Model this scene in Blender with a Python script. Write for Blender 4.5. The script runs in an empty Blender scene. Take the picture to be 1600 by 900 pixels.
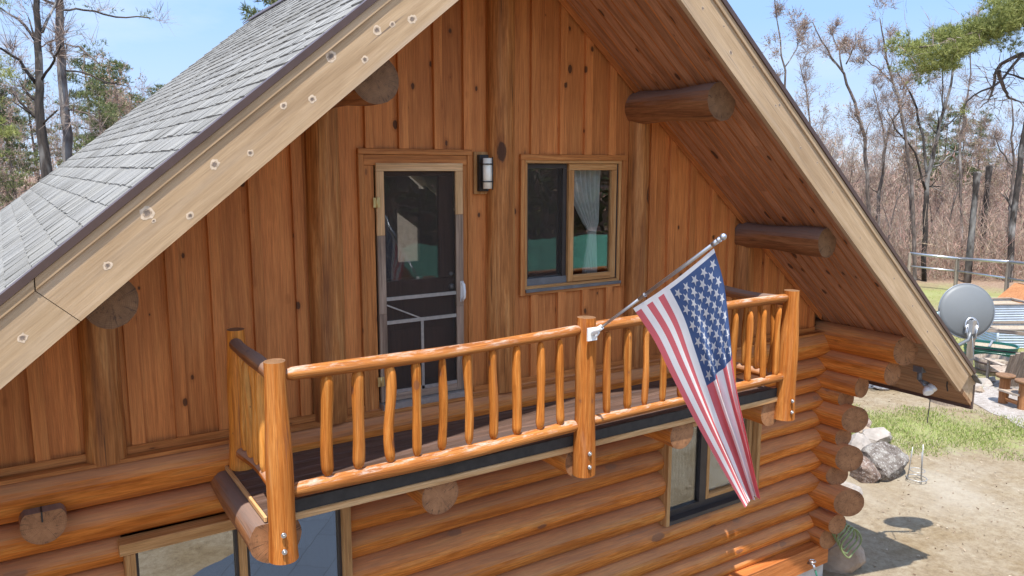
import bpy, math, random
import numpy as np
from mathutils import Vector, Matrix
random.seed(7); rng = np.random.default_rng(7)
scene = bpy.context.scene
col = scene.collection
# ------------------------------------------------------------------ camera
F = 1216.73
CAM = np.array([-3.7143, -5.9271, 1.7548])
_y, _p, _r = math.radians(33.0896), math.radians(8.8274), math.radians(0.0902)
FW = np.array([math.sin(_y)*math.cos(_p), math.cos(_y)*math.cos(_p), -math.sin(_p)])
_rt = np.array([math.cos(_y), -math.sin(_y), 0.0]); _up = np.cross(_rt, FW)
RT = _rt*math.cos(_r)+_up*math.sin(_r); UP = -_rt*math.sin(_r)+_up*math.cos(_r)
cd = bpy.data.cameras.new('camera'); cam = bpy.data.objects.new('camera', cd); col.objects.link(cam)
cd.sensor_width = 36; cd.lens = F/1600*36; cd.clip_start = .05; cd.clip_end = 600
cam.matrix_world = Matrix(((RT[0], UP[0], -FW[0], CAM[0]), (RT[1], UP[1], -FW[1], CAM[1]), (RT[2], UP[2], -FW[2], CAM[2]), (0, 0, 0, 1)))
scene.camera = cam
# ------------------------------------------------------------------ light
SX, SY = .22, .27                      # metres the shadow moves per metre of drop
SUNV = Vector((-SX, -SY, 1)).normalized()
EXPOSURE = 1.85; SKY = .145; SUN = 2.0
scene.view_settings.view_transform = 'Standard'; scene.view_settings.look = 'None'
scene.view_settings.exposure = EXPOSURE; scene.view_settings.gamma = 1
w = bpy.data.worlds.new('World'); scene.world = w; w.use_nodes = True
nt = w.node_tree; nt.nodes.clear()
out = nt.nodes.new('ShaderNodeOutputWorld'); bg = nt.nodes.new('ShaderNodeBackground')
sky = nt.nodes.new('ShaderNodeTexSky'); sky.sky_type = 'NISHITA'; sky.sun_disc = False
sky.sun_elevation = math.asin(SUNV.z); sky.sun_rotation = math.atan2(SUNV.x, SUNV.y)
sky.air_density = 1.0; sky.dust_density = 0.2; sky.ozone_density = 3.0
# thin high cloud, mixed into the sky itself
tc = nt.nodes.new('ShaderNodeTexCoord'); mp = nt.nodes.new('ShaderNodeMapping'); mp.inputs['Scale'].default_value = (1.3, 1.3, 4.5)
nz = nt.nodes.new('ShaderNodeTexNoise'); nz.inputs['Scale'].default_value = 2.1; nz.inputs['Detail'].default_value = 7; nz.inputs['Roughness'].default_value = .55
cr = nt.nodes.new('ShaderNodeValToRGB'); cr.color_ramp.elements[0].position = .47; cr.color_ramp.elements[1].position = .80
cr.color_ramp.elements[1].color = (.75, .75, .75, 1)
mx = nt.nodes.new('ShaderNodeMix'); mx.data_type = 'RGBA'; mx.inputs[7].default_value = (1.75, 1.95, 2.15, 1)
sv = nt.nodes.new('ShaderNodeSeparateXYZ'); cv = nt.nodes.new('ShaderNodeCombineXYZ'); ma = nt.nodes.new('ShaderNodeMath'); ma.operation = 'MULTIPLY_ADD'; ma.inputs[1].default_value = .75; ma.inputs[2].default_value = .6
nt.links.new(tc.outputs['Generated'], sv.inputs[0]); nt.links.new(sv.outputs[0], cv.inputs[0]); nt.links.new(sv.outputs[1], cv.inputs[1]); nt.links.new(sv.outputs[2], ma.inputs[0]); nt.links.new(ma.outputs[0], cv.inputs[2]); nt.links.new(cv.outputs[0], sky.inputs[0])
nt.links.new(tc.outputs['Generated'], mp.inputs[0]); nt.links.new(mp.outputs[0], nz.inputs['Vector']); nt.links.new(nz.outputs[0], cr.inputs[0])
hz = nt.nodes.new('ShaderNodeMath'); hz.operation = 'MULTIPLY_ADD'; hz.inputs[1].default_value = -3.4; hz.inputs[2].default_value = .6; nt.links.new(sv.outputs[2], hz.inputs[0])
h2 = nt.nodes.new('ShaderNodeMath'); h2.operation = 'MAXIMUM'; h2.inputs[1].default_value = 0; nt.links.new(hz.outputs[0], h2.inputs[0])
h3 = nt.nodes.new('ShaderNodeMath'); h3.operation = 'ADD'; h3.use_clamp = True; nt.links.new(h2.outputs[0], h3.inputs[0]); nt.links.new(cr.outputs[0], h3.inputs[1])
nt.links.new(h3.outputs[0], mx.inputs[0]); tn = nt.nodes.new('ShaderNodeMix'); tn.data_type = 'RGBA'; tn.blend_type = 'MULTIPLY'; tn.inputs[0].default_value = 1; tn.inputs[7].default_value = (1, .93, .80, 1); nt.links.new(sky.outputs[0], tn.inputs[6]); nt.links.new(tn.outputs[2], mx.inputs[6]); nt.links.new(mx.outputs[2], bg.inputs[0])
bg.inputs[1].default_value = SKY; nt.links.new(bg.outputs[0], out.inputs[0])
sd = bpy.data.lights.new('sun', 'SUN'); sd.energy = SUN; sd.angle = math.radians(.55); sd.color = (1, .955, .88)
so = bpy.data.objects.new('sun', sd); col.objects.link(so); so.rotation_euler = SUNV.to_track_quat('Z', 'Y').to_euler(); so.location = (0, 0, 30)
# ------------------------------------------------------------------ helpers
def ray(x, y): return FW + RT*(x-800)/F - UP*(y-450)/F
def at(x, y, ax, val):
    d = ray(x, y); return CAM + d*((val-CAM[ax])/d[ax])
def atd(x, y, depth): return CAM + ray(x, y)*depth
def nrm(v):
    v = np.asarray(v, float); return v/max(np.linalg.norm(v), 1e-9)

class MB:
    def __init__(s): s.v = []; s.f = []; s.lc = []; s.pid = []; s.rad = []; s.ax = []; s.mi = []; s.sm = []
    def add(s, vs, fs, lcs, rads=None, mi=0, smooth=False, pid=None):
        b = len(s.v); off = np.array([random.uniform(-40, 40) for _ in range(3)])
        pid = random.random() if pid is None else pid
        s.v += [tuple(map(float, p)) for p in vs]; s.lc += [tuple(map(float, np.asarray(l)+off)) for l in lcs]
        s.ax += [(float(l[1]), float(l[2]), pid*50) for l in lcs]
        s.rad += list(rads) if rads is not None else [0.0]*len(vs); s.pid += [pid]*len(vs)
        s.f += [tuple(b+i for i in f) for f in fs]
        s.mi += mi if isinstance(mi, list) else [mi]*len(fs)
        s.sm += smooth if isinstance(smooth, list) else [smooth]*len(fs)
    def hexa(s, P, g=(1, 0, 0), mi=0, pid=None):      # 4 bottom points, 4 top points
        P = [np.asarray(p, float) for p in P]; g = nrm(g)
        a = nrm(np.cross(g, (0, 0, 1) if abs(g[2]) < .9 else (0, 1, 0))); b = np.cross(g, a)
        c = sum(P)/8
        fs = [(3, 2, 1, 0), (4, 5, 6, 7), (0, 1, 5, 4), (1, 2, 6, 5), (2, 3, 7, 6), (3, 0, 4, 7)]
        n = np.cross(P[1]-P[0], P[3]-P[0])
        if np.dot(n, (P[4]-P[0])) < 0: fs = [f[::-1] for f in fs]
        s.add(P, fs, [((p-c)@g, (p-c)@a, (p-c)@b) for p in P], mi=mi, pid=pid)
    def box(s, p0, p1, g=(1, 0, 0), mi=0, pid=None):
        x0, y0, z0 = p0; x1, y1, z1 = p1
        s.hexa([(x0, y0, z0), (x1, y0, z0), (x1, y1, z0), (x0, y1, z0), (x0, y0, z1), (x1, y0, z1), (x1, y1, z1), (x0, y1, z1)], g, mi, pid)
    def bar(s, A, B, wd, th, up=(0, 0, 1), mi=0, pid=None):      # board from A to B, wd across, th along up
        A = np.asarray(A, float); B = np.asarray(B, float); g = nrm(B-A); sd_ = nrm(np.cross(g, up)); u = np.cross(sd_, g)
        q = lambda P, i, j: P+sd_*wd/2*i+u*th/2*j
        s.hexa([q(A, -1, -1), q(B, -1, -1), q(B, 1, -1), q(A, 1, -1), q(A, -1, 1), q(B, -1, 1), q(B, 1, 1), q(A, 1, 1)], g, mi, pid)
    def log(s, A, B, r0, r1=None, n=14, segs=8, wob=.006, capmi=1, mi=0, bend=0., caps=(1, 1), round_=0., facet=None, pid=None, flat=None, oval=1., kink=None):
        r1 = r0 if r1 is None else r1
        A = np.asarray(A, float); B = np.asarray(B, float); L = np.linalg.norm(B-A); g = (B-A)/L
        a = nrm(np.cross(g, (0, 0, 1) if abs(g[2]) < .9 else (0, 1, 0))); b = np.cross(g, a)
        ph = random.uniform(0, 6.28); bd = random.uniform(0, 6.28)
        ts = [i/segs for i in range(segs+1)]
        if round_: ts = sorted(set([0, round_*.35/L, round_/L] + [t for t in ts if round_/L*1.5 < t < 1-round_/L*1.5] + [1-round_/L, 1-round_*.35/L, 1]))
        V = []; LC = []; RD = []; FS = []; MI = []; SM = []
        lump = [random.uniform(-1, 1) for _ in range(8)]
        for t in ts:
            r = r0+(r1-r0)*t
            if round_:
                e = min(t, 1-t)*L
                if e < round_*.2: r *= .5
                elif e < round_*.6: r *= .8
            r *= 1+(wob/r0 if r0 else 0)*math.sin(t*9+ph)*.7
            c = A+g*L*t + (a*math.cos(bd)+b*math.sin(bd))*bend*math.sin(math.pi*t)
            if kink: c = c + (a*math.cos(bd*2)+b*math.sin(bd*2))*kink*math.sin(2*math.pi*t+ph)
            for k in range(n):
                th = 2*math.pi*k/n
                rr = r+wob*(math.sin(2*th+ph+t*3)*.6+lump[k % 8]*.35*math.sin(3*t+lump[(k+3) % 8]*3))
                p = c+a*math.cos(th)*rr+b*math.sin(th)*rr*oval
                if flat is not None and p[2] > flat: p[2] = flat
                if facet is not None and (t == 1 or t == 0):       # oblique axe cut
                    d = facet if t == 1 else -facet
                    p = p+g*d*math.cos(th)
                V.append(p); LC.append((t*L, rr*math.cos(th), rr*math.sin(th))); RD.append(rr)
        m = len(ts)
        for i in range(m-1):
            for k in range(n):
                FS.append((i*n+k, i*n+(k+1) % n, (i+1)*n+(k+1) % n, (i+1)*n+k)); MI.append(mi); SM.append(True)
        for e, on_ in ((0, caps[0]), (m-1, caps[1])):
            if not on_: continue
            base = len(V); cc = sum(V[e*n:(e+1)*n])/n
            for k in range(n): V.append(V[e*n+k]); LC.append(LC[e*n+k]); RD.append(RD[e*n+k])
            V.append(cc); LC.append((ts[e]*L, 0, 0)); RD.append(0.)
            for k in range(n):
                f = (base+n, base+(k+1) % n, base+k) if e == 0 else (base+n, base+k, base+(k+1) % n)
                FS.append(f); MI.append(capmi); SM.append(False)
        FS = [f[::-1] for f in FS] if np.dot(np.cross(a, b), g) < 0 else FS
        s.add(V, FS, LC, RD, MI, SM, pid)
    def tube(s, pts, rs, n=8, mi=0, smooth=True, pid=None):
        pts = [np.asarray(p, float) for p in pts]; m = len(pts)
        if not hasattr(rs, '__len__'): rs = [rs]*m
        V = []; LC = []; RD = []; L = 0
        a = None
        for i in range(m):
            g = nrm(pts[min(i+1, m-1)]-pts[max(i-1, 0)])
            if a is None: a = nrm(np.cross(g, (0, 0, 1) if abs(g[2]) < .9 else (0, 1, 0)))
            else: a = nrm(a-g*np.dot(a, g))
            b = np.cross(g, a)
            if i: L += np.linalg.norm(pts[i]-pts[i-1])
            for k in range(n):
                th = 2*math.pi*k/n; V.append(pts[i]+(a*math.cos(th)+b*math.sin(th))*rs[i]); LC.append((L, math.cos(th)*rs[i], math.sin(th)*rs[i])); RD.append(rs[i])
        FS = [(i*n+k, i*n+(k+1) % n, (i+1)*n+(k+1) % n, (i+1)*n+k) for i in range(m-1) for k in range(n)]
        FS += [tuple(range(n))[::-1], tuple((m-1)*n+k for k in range(n))]
        s.add(V, FS, LC, RD, mi, [smooth]*(len(FS)-2)+[False]*2, pid)
    def ball(s, c, r, n=12, m=8, sc=(1, 1, 1), mi=0):
        V = []; FS = []
        for i in range(m+1):
            ph = math.pi*i/m
            for k in range(n):
                th = 2*math.pi*k/n; V.append(np.asarray(c)+np.array([math.sin(ph)*math.cos(th)*sc[0], math.sin(ph)*math.sin(th)*sc[1], math.cos(ph)*sc[2]])*r)
        for i in range(m):
            for k in range(n): FS.append((i*n+k, (i+1)*n+k, (i+1)*n+(k+1) % n, i*n+(k+1) % n))
        s.add(V, FS, V, mi=mi, smooth=True)
    def build(s, name, mats, parent=None, bevel=0, org=None):
        me = bpy.data.meshes.new(name)
        V = np.array(s.v, np.float32)
        if org is not None: V = V-np.asarray(org, np.float32)
        me.from_pydata(V.tolist(), [], s.f)
        if not isinstance(mats, (list, tuple)): mats = [mats]
        for m in mats: me.materials.append(m)
        me.polygons.foreach_set('material_index', s.mi); me.polygons.foreach_set('use_smooth', s.sm)
        a = me.attributes.new('lc', 'FLOAT_VECTOR', 'POINT'); a.data.foreach_set('vector', np.array(s.lc, np.float32).ravel())
        a = me.attributes.new('pid', 'FLOAT', 'POINT'); a.data.foreach_set('value', np.array(s.pid, np.float32))
        a = me.attributes.new('rad', 'FLOAT', 'POINT'); a.data.foreach_set('value', np.array(s.rad, np.float32))
        a = me.attributes.new('ax', 'FLOAT_VECTOR', 'POINT'); a.data.foreach_set('vector', np.array(s.ax, np.float32).ravel())
        me.update()
        o = bpy.data.objects.new(name, me); col.objects.link(o)
        if org is not None and parent is None: o.location = org
        if parent is not None:
            o.parent = parent
            if org is None:
                o.matrix_parent_inverse = Matrix.Translation(-Vector(root_loc(parent)))
        if bevel:
            b = o.modifiers.new('bevel', 'BEVEL'); b.width = bevel; b.segments = 1; b.limit_method = 'ANGLE'; b.angle_limit = math.radians(50)
        return o
ROOTLOC = {}
def root_loc(p):
    # world location of parent (all parents are unrotated at build time)
    return ROOTLOC.get(p.name, (0, 0, 0))
def tag(o, label=None, cat=None, group=None, kind=None):
    if label: o['label'] = label
    if cat: o['category'] = cat
    if group: o['group'] = group
    if kind: o['kind'] = kind
    return o
def thing(name, label, cat, loc=(0, 0, 0), group=None):
    o = bpy.data.objects.new(name, None); col.objects.link(o); o.location = loc; o.empty_display_size = .2
    ROOTLOC[o.name] = tuple(map(float, loc)); return tag(o, label, cat, group)
def copy_thing(o, loc, rz=0, sc=1., label=None, group=None):
    c = o.copy(); col.objects.link(c); c.location = loc; c.rotation_euler = (0, 0, rz); c.scale = (sc, sc, sc)
    if label: c['label'] = label
    if group: c['group'] = group
    for ch in list(o.children):
        d = ch.copy(); col.objects.link(d); d.parent = c
    return c
# ------------------------------------------------------------------ materials
def newmat(name):
    m = bpy.data.materials.new(name); m.use_nodes = True; t = m.node_tree; t.nodes.clear()
    o = t.nodes.new('ShaderNodeOutputMaterial'); b = t.nodes.new('ShaderNodeBsdfPrincipled'); t.links.new(b.outputs[0], o.inputs[0])
    return m, t, b
def N(t, kind, **kw):
    n = t.nodes.new(kind)
    for k, v in kw.items():
        if k.startswith('i_'): n.inputs[int(k[2:]) if k[2:].isdigit() else k[2:].replace('_', ' ')].default_value = v
        else: setattr(n, k, v)
    return n
def ramp(t, fac, stops):
    r = t.nodes.new('ShaderNodeValToRGB'); e = r.color_ramp.elements
    while len(e) < len(stops): e.new(.5)
    for i, (p, c) in enumerate(stops): e[i].position = p; e[i].color = (*c, 1) if len(c) == 3 else c
    t.links.new(fac, r.inputs[0]); return r.outputs[0]
def mixc(t, fac, a, b, mode='MIX'):
    m = t.nodes.new('ShaderNodeMix'); m.data_type = 'RGBA'; m.blend_type = mode
    for i, x in ((0, fac), (6, a), (7, b)):
        if hasattr(x, 'links'): t.links.new(x, m.inputs[i])
        else: m.inputs[i].default_value = x if i == 0 else ((*x, 1) if len(x) == 3 else x)
    return m.outputs[2]
def math_(t, op, a, b=None, c=None, clamp=False):
    m = t.nodes.new('ShaderNodeMath'); m.operation = op; m.use_clamp = clamp
    for i, x in enumerate((a, b, c)):
        if x is None: continue
        if hasattr(x, 'links'): t.links.new(x, m.inputs[i])
        else: m.inputs[i].default_value = x
    return m.outputs[0]
def attr(t, n, out='Vector'):
    a = t.nodes.new('ShaderNodeAttribute'); a.attribute_name = n; return a.outputs[out]
def noise(t, vec, scale, detail=4, rough=.55, sc=(1, 1, 1), dist=0):
    m = N(t, 'ShaderNodeMapping'); m.inputs['Scale'].default_value = sc
    if vec is not None: t.links.new(vec, m.inputs[0])
    n = N(t, 'ShaderNodeTexNoise'); n.inputs['Scale'].default_value = scale; n.inputs['Detail'].default_value = detail; n.inputs['Roughness'].default_value = rough; n.inputs['Distortion'].default_value = dist
    t.links.new(m.outputs[0], n.inputs['Vector']); return n.outputs[0]
def bump(t, b, h, strength=.3, dist=.01):
    n = N(t, 'ShaderNodeBump'); n.inputs['Strength'].default_value = strength; n.inputs['Distance'].default_value = dist
    t.links.new(h, n.inputs['Height']); t.links.new(n.outputs[0], b.inputs['Normal'])

def wood(name, dark, mid, light, vary=.35, grain=1.0, knots=1.0, knot_col=(.05, .022, .012), rough=.62, weather=None, wamt=0., streak=None, patch=False, fib=.5, crack=0., spec=.3, knot_size=.085, bumps=.35, kscale=(1.7, 7, 7), spots=None):
    m, t, b = newmat(name)
    lc = attr(t, 'lc'); pid = attr(t, 'pid', 'Fac')
    g = noise(t, lc, 1, 7, .68, (1.0, 24*grain, 24*grain), .6)
    g2 = noise(t, lc, 1, 4, .6, (5, 160*grain, 160*grain))
    big = noise(t, lc, 1, 3, .55, (.9, 3.2, 3.2))
    c = ramp(t, g, [(.34, dark), (.5, mid), (.66, light)])
    c = mixc(t, math_(t, 'MULTIPLY_ADD', big, 1.6, -.45, clamp=True), mixc(t, 1, c, (.76, .72, .69), 'MULTIPLY'), c)
    c = mixc(t, fib, c, mixc(t, 1, c, ramp(t, g2, [(.3, (.42, .38, .34)), (.65, (1.35, 1.35, 1.35))]), 'MULTIPLY'))
    if crack:
        ck = noise(t, lc, 1, 3, .5, (.9, 34, 34), .2)
        c = mixc(t, math_(t, 'MULTIPLY', math_(t, 'MULTIPLY_ADD', ck, 16, -11.0+(1-crack)*1.2, clamp=True), .75), c, knot_col)
    # each board its own tone
    wn = N(t, 'ShaderNodeTexWhiteNoise', noise_dimensions='1D'); t.links.new(pid, wn.inputs['W'])
    tone = ramp(t, wn.outputs['Value'], [(0, (1-vary, 1-vary*1.12, 1-vary*1.2)), (.5, (1, 1, 1)), (1, (1+vary*.6, 1+vary*.45, 1+vary*.4))])
    c = mixc(t, 1, c, tone, 'MULTIPLY')
    hgt = g
    if streak:
        s = noise(t, lc, 1, 3, .6, (.35, 9, 9))
        c = mixc(t, math_(t, 'MULTIPLY', math_(t, 'MULTIPLY_ADD', s, 5, -2.7, clamp=True), .55), c, streak)
    if knots:
        mp_ = N(t, 'ShaderNodeMapping'); mp_.inputs['Scale'].default_value = kscale; t.links.new(lc, mp_.inputs[0])
        vo = N(t, 'ShaderNodeTexVoronoi'); vo.inputs['Scale'].default_value = 1; t.links.new(mp_.outputs[0], vo.inputs['Vector'])
        d = math_(t, 'ADD', vo.outputs['Distance'], math_(t, 'MULTIPLY_ADD', noise(t, lc, 30, 2), .1, -.05))
        rr = math_(t, 'MULTIPLY', N(t, 'ShaderNodeSeparateColor').inputs[0], 1) if False else None
        sc_ = N(t, 'ShaderNodeSeparateColor'); t.links.new(vo.outputs['Color'], sc_.inputs[0])
        size = math_(t, 'MULTIPLY', math_(t, 'MULTIPLY_ADD', sc_.outputs[0], 2.6, -1.6, clamp=True), knot_size*2.2)
        k = math_(t, 'MULTIPLY', math_(t, 'SUBTRACT', size, d), 22, clamp=True)
        halo = math_(t, 'MULTIPLY', math_(t, 'SUBTRACT', math_(t, 'MULTIPLY', size, 1.75), d), 9, clamp=True)
        c = mixc(t, math_(t, 'MULTIPLY', halo, .35*knots), c, spots if spots else mixc(t, 1, c, (.62, .5, .42), 'MULTIPLY'))
        c = mixc(t, math_(t, 'MULTIPLY', k, .85*knots), c, knot_col)
    if weather:
        ge = N(t, 'ShaderNodeNewGeometry'); sx = N(t, 'ShaderNodeSeparateXYZ'); t.links.new(ge.outputs['True Normal'], sx.inputs[0])
        z = math_(t, 'ADD', math_(t, 'MULTIPLY_ADD', sx.outputs[2], 1.9, -.15), math_(t, 'MULTIPLY_ADD', noise(t, lc, 1, 4, .65, (2, 12, 12)), 1.7, -.85), clamp=True)
        if patch: z = math_(t, 'MULTIPLY', math_(t, 'MULTIPLY', z, z), math_(t, 'MULTIPLY_ADD', noise(t, lc, 1, 6, .75, (5, 22, 22)), 7.5, -3.7, clamp=True))
        c = mixc(t, math_(t, 'MULTIPLY', z, wamt), c, weather)
    t.links.new(c, b.inputs['Base Color']); b.inputs['Roughness'].default_value = rough
    b.inputs['Specular IOR Level'].default_value = spec
    bump(t, b, math_(t, 'ADD', g, math_(t, 'MULTIPLY', g2, .4)), bumps, .006)
    return m
def endgrain(name, c0, c1, crack=(.05, .025, .015)):
    m, t, b = newmat(name); lc = attr(t, 'lc'); rad = attr(t, 'rad', 'Fac')
    rr = math_(t, 'ADD', rad, math_(t, 'MULTIPLY', noise(t, lc, 9, 3), .02))
    ring = math_(t, 'MULTIPLY_ADD', math_(t, 'SINE', math_(t, 'MULTIPLY', rr, 620)), .5, .5)
    c = mixc(t, math_(t, 'MULTIPLY', ring, .45), c1, c0)
    c = mixc(t, math_(t, 'MULTIPLY_ADD', noise(t, lc, 11, 5, .7), 3, -1.2, clamp=True), c, mixc(t, 1, c, (.6, .55, .5), 'MULTIPLY'))
    c = mixc(t, math_(t, 'MULTIPLY', math_(t, 'MULTIPLY_ADD', noise(t, lc, 45, 3), 7, -4.1, clamp=True), .6), c, crack)
    sx = N(t, 'ShaderNodeSeparateXYZ'); t.links.new(attr(t, 'ax'), sx.inputs[0]); an = math_(t, 'ARCTAN2', sx.outputs[1], sx.outputs[0])
    cb = N(t, 'ShaderNodeCombineXYZ'); t.links.new(math_(t, 'MULTIPLY', math_(t, 'COSINE', an), 2.2), cb.inputs[0]); t.links.new(math_(t, 'MULTIPLY', math_(t, 'SINE', an), 2.2), cb.inputs[1]); t.links.new(math_(t, 'ADD', sx.outputs[2], math_(t, 'MULTIPLY', rad, 1.2)), cb.inputs[2])
    nn = noise(t, cb.outputs[0], 1.6, 2, .5); ln_ = math_(t, 'SUBTRACT', 1, math_(t, 'MULTIPLY', math_(t, 'ABSOLUTE', math_(t, 'SUBTRACT', nn, .5)), 75), clamp=True)
    c = mixc(t, math_(t, 'MULTIPLY', ln_, .85), c, crack)
    rim = math_(t, 'MULTIPLY_ADD', rad, 30, -3.3, clamp=True); c = mixc(t, math_(t, 'MULTIPLY', rim, .35), c, mixc(t, 1, c, (.5, .42, .36), 'MULTIPLY'))
    t.links.new(c, b.inputs['Base Color']); b.inputs['Roughness'].default_value = .75
    bump(t, b, ring, .15, .004); return m
def plain(name, c, rough=.5, metal=0., vary=.25, scale=8, spec=.5, bumps=0.):
    m, t, b = newmat(name); n = noise(t, N(t, 'ShaderNodeTexCoord').outputs['Object'], scale, 5, .6)
    lo = tuple(x*(1-vary) for x in c); hi = tuple(min(1, x*(1+vary)) for x in c)
    t.links.new(ramp(t, n, [(.3, lo), (.7, hi)]), b.inputs['Base Color'])
    b.inputs['Roughness'].default_value = rough; b.inputs['Metallic'].default_value = metal; b.inputs['Specular IOR Level'].default_value = spec
    if bumps: bump(t, b, n, bumps, .02)
    return m

M = {}
M['siding'] = wood('siding_stain', (.56, .20, .058), (.69, .265, .078), (.78, .33, .10), vary=.24, knots=1, streak=(.5, .18, .052), crack=.0, fib=.4, knot_size=.11, kscale=(5.5, 9, 9))
M['trim'] = wood('trim_stain', (.38, .14, .036), (.58, .23, .065), (.7, .33, .11), vary=.2, knots=.6, kscale=(5, 12, 12))
M['rake_trim'] = wood('rake_trim_stain', (.46, .15, .036), (.58, .2, .055), (.68, .26, .08), vary=.15, knots=.5)
M['post'] = wood('post_stain', (.28, .105, .028), (.50, .2, .055), (.66, .33, .115), vary=.1, grain=.6, knots=1, streak=(.13, .05, .028), kscale=(2.6, 5, 5), knot_size=.13, bumps=1., crack=.8)
M['log'] = wood('log_stain', (.52, .15, .024), (.76, .25, .045), (.85, .36, .085), vary=.2, grain=.45, knots=.9, streak=(.4, .13, .04), weather=(.48, .29, .175), wamt=.48, crack=1., rough=.78, spec=.12, kscale=(2.2, 4.5, 4.5), knot_size=.12, knot_col=(.17, .075, .045), bumps=.8)
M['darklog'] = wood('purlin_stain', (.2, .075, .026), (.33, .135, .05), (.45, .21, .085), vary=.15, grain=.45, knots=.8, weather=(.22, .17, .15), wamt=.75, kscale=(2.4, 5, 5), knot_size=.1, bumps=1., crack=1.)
M['endlog'] = endgrain('log_end_grain', (.30, .12, .045), (.42, .20, .085))
M['endpale'] = endgrain('log_end_pale', (.18, .085, .036), (.28, .15, .07))
M['rail'] = wood('rail_stain', (.38, .11, .018), (.56, .19, .036), (.7, .3, .08), vary=.16, grain=1., knots=.8, streak=(.38, .13, .045), weather=(.42, .33, .27), wamt=.55, kscale=(6, 9, 9), knot_col=(.2, .08, .04), rough=.78, spec=.12, knot_size=.12, crack=.9, bumps=.8)
M['railtop'] = wood('rail_worn_stain', (.30, .095, .018), (.46, .165, .032), (.6, .26, .07), vary=.1, grain=1.1, knots=.6, weather=(.52, .43, .36), wamt=.8, patch=True, kscale=(2.5, 10, 10), knot_col=(.16, .06, .03), rough=.7, crack=.9, bumps=.8)
M['balu'] = wood('baluster_stain', (.38, .115, .018), (.6, .215, .038), (.76, .36, .1), vary=.22, grain=1., knots=.9, streak=(.42, .15, .05), kscale=(7, 11, 11), knot_col=(.2, .08, .04), rough=.75, spec=.12, knot_size=.13, crack=.8, bumps=.8)
M['gold'] = wood('sunlit_rail_stain', (.62, .21, .03), (.84, .33, .055), (.92, .46, .12), vary=.15, grain=.55, fib=.5, crack=.8, knots=.9, kscale=(7, 11, 11), knot_col=(.2, .08, .04), rough=.5, knot_size=.13)  # golden varnish, brightened to put sunlight into the left side rail
M['barge'] = wood('barge_weathered', (.44, .305, .175), (.54, .385, .23), (.62, .46, .295), vary=.08, grain=.8, fib=.22, knots=0, knot_col=(.11, .08, .065), spots=(.74, .63, .5), kscale=(3.2, 4.6, 4.6), knot_size=.10, bumps=.3, streak=(.46, .35, .25), crack=.8)
M['soffit'] = wood('soffit_stain', (.35, .16, .078), (.52, .25, .13), (.64, .33, .18), vary=.22, grain=.8, knots=1, kscale=(4, 9, 9), knot_size=.15, knot_col=(.05, .02, .012))
M['soffit_pale'] = wood('eave_board', (.25, .13, .06), (.36, .2, .1), (.45, .27, .15), vary=.25, knots=.8)
M['deck'] = wood('deck_paint', (.085, .052, .04), (.135, .085, .066), (.19, .125, .1), vary=.3, grain=.5, knots=.3, streak=(.15, .12, .12))
M['rim'] = plain('dark_strip_mat', (.035, .031, .028), .7, 0, .3, 12)
M['deck_edge'] = wood('deck_edge_wood', (.5, .26, .1), (.66, .4, .18), (.76, .52, .28), vary=.1, knots=.4)
M['pine_frame'] = wood('window_frame_wood', (.44, .21, .07), (.58, .31, .115), (.68, .41, .18), vary=.12, knots=.3, kscale=(2, 14, 14))
M['screen_frame'] = wood('screen_door_wood', (.2, .155, .12), (.34, .25, .185), (.48, .37, .28), vary=.25, grain=1.2, knots=.2)
M['screen_fresh'] = wood('screen_door_fresh_wood', (.58, .34, .15), (.72, .46, .23), (.8, .56, .32), vary=.1, knots=.2)
M['door_wood'] = wood('door_brown', (.12, .058, .036), (.16, .078, .05), (.2, .1, .066), vary=.1, knots=.2)
M['old_plank'] = wood('grey_plank', (.25, .2, .16), (.38, .32, .26), (.5, .44, .37), vary=.3, knots=.6)
M['cedar'] = wood('cedar_yard', (.36, .15, .06), (.48, .22, .09), (.58, .3, .14), vary=.3, knots=.8)
M['knot'] = plain('knot_core', (.2, .15, .115), .8, 0, .4, 60); M['knot_ring'] = plain('knot_ring', (.4, .29, .2), .8, 0, .3, 60); M['knot_halo'] = plain('knot_halo', (.64, .50, .36), .8, 0, .2, 40)
M['drip'] = plain('drip_edge_metal', (.085, .052, .044), .45, 0, .12)
M['metal'] = plain('grey_metal', (.55, .56, .58), .35, .9, .1)
M['bars'] = plain('screen_bar_metal', (.42, .42, .41), .4, .6, .15, 30)
M['brass'] = plain('brass', (.7, .55, .25), .35, .7, .1)
M['black'] = plain('black_metal', (.025, .024, .024), .5, 0, .2)
M['white'] = plain('white_plastic', (.8, .8, .78), .4, 0, .05)
M['lampglass'] = plain('lamp_glass', (.92, .89, .78), .25, 0, .05)
M['darkframe'] = plain('bronze_frame', (.045, .036, .033), .45, 0, .2)
M['sillgrey'] = plain('sill_metal', (.16, .17, .18), .4, .2, .2)
M['dish'] = plain('dish_grey', (.165, .175, .18), .5, 0, .04, 3)
M['dishrim'] = plain('dish_rim', (.2, .22, .25), .4, .2, .1)
M['hose'] = plain('hose_green', (.2, .25, .1), .4, 0, .15)
M['hosedark'] = plain('hose_dark_green', (.03, .16, .1), .4, 0, .15)
M['conc'] = plain('foundation_paint', (.55, .53, .49), .8, 0, .2, 5, bumps=.3)
M['planter'] = plain('green_plastic', (.012, .10, .085), .35, 0, .2)
M['soil'] = plain('soil', (.36, .29, .21), .95, 0, .4, 20, bumps=1)
M['galv'] = plain('corrugated_steel', (.5, .56, .62), .4, .35, .12, 3)
M['teal'] = plain('teal_plastic', (.35, .52, .52), .5, 0, .15)
M['rocklight'] = plain('pale_rock', (.33, .29, .255), .85, 0, .3, 3, bumps=.8)
M['rockbeige'] = plain('beige_rock', (.33, .255, .19), .85, 0, .3, 3, bumps=.8)
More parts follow.
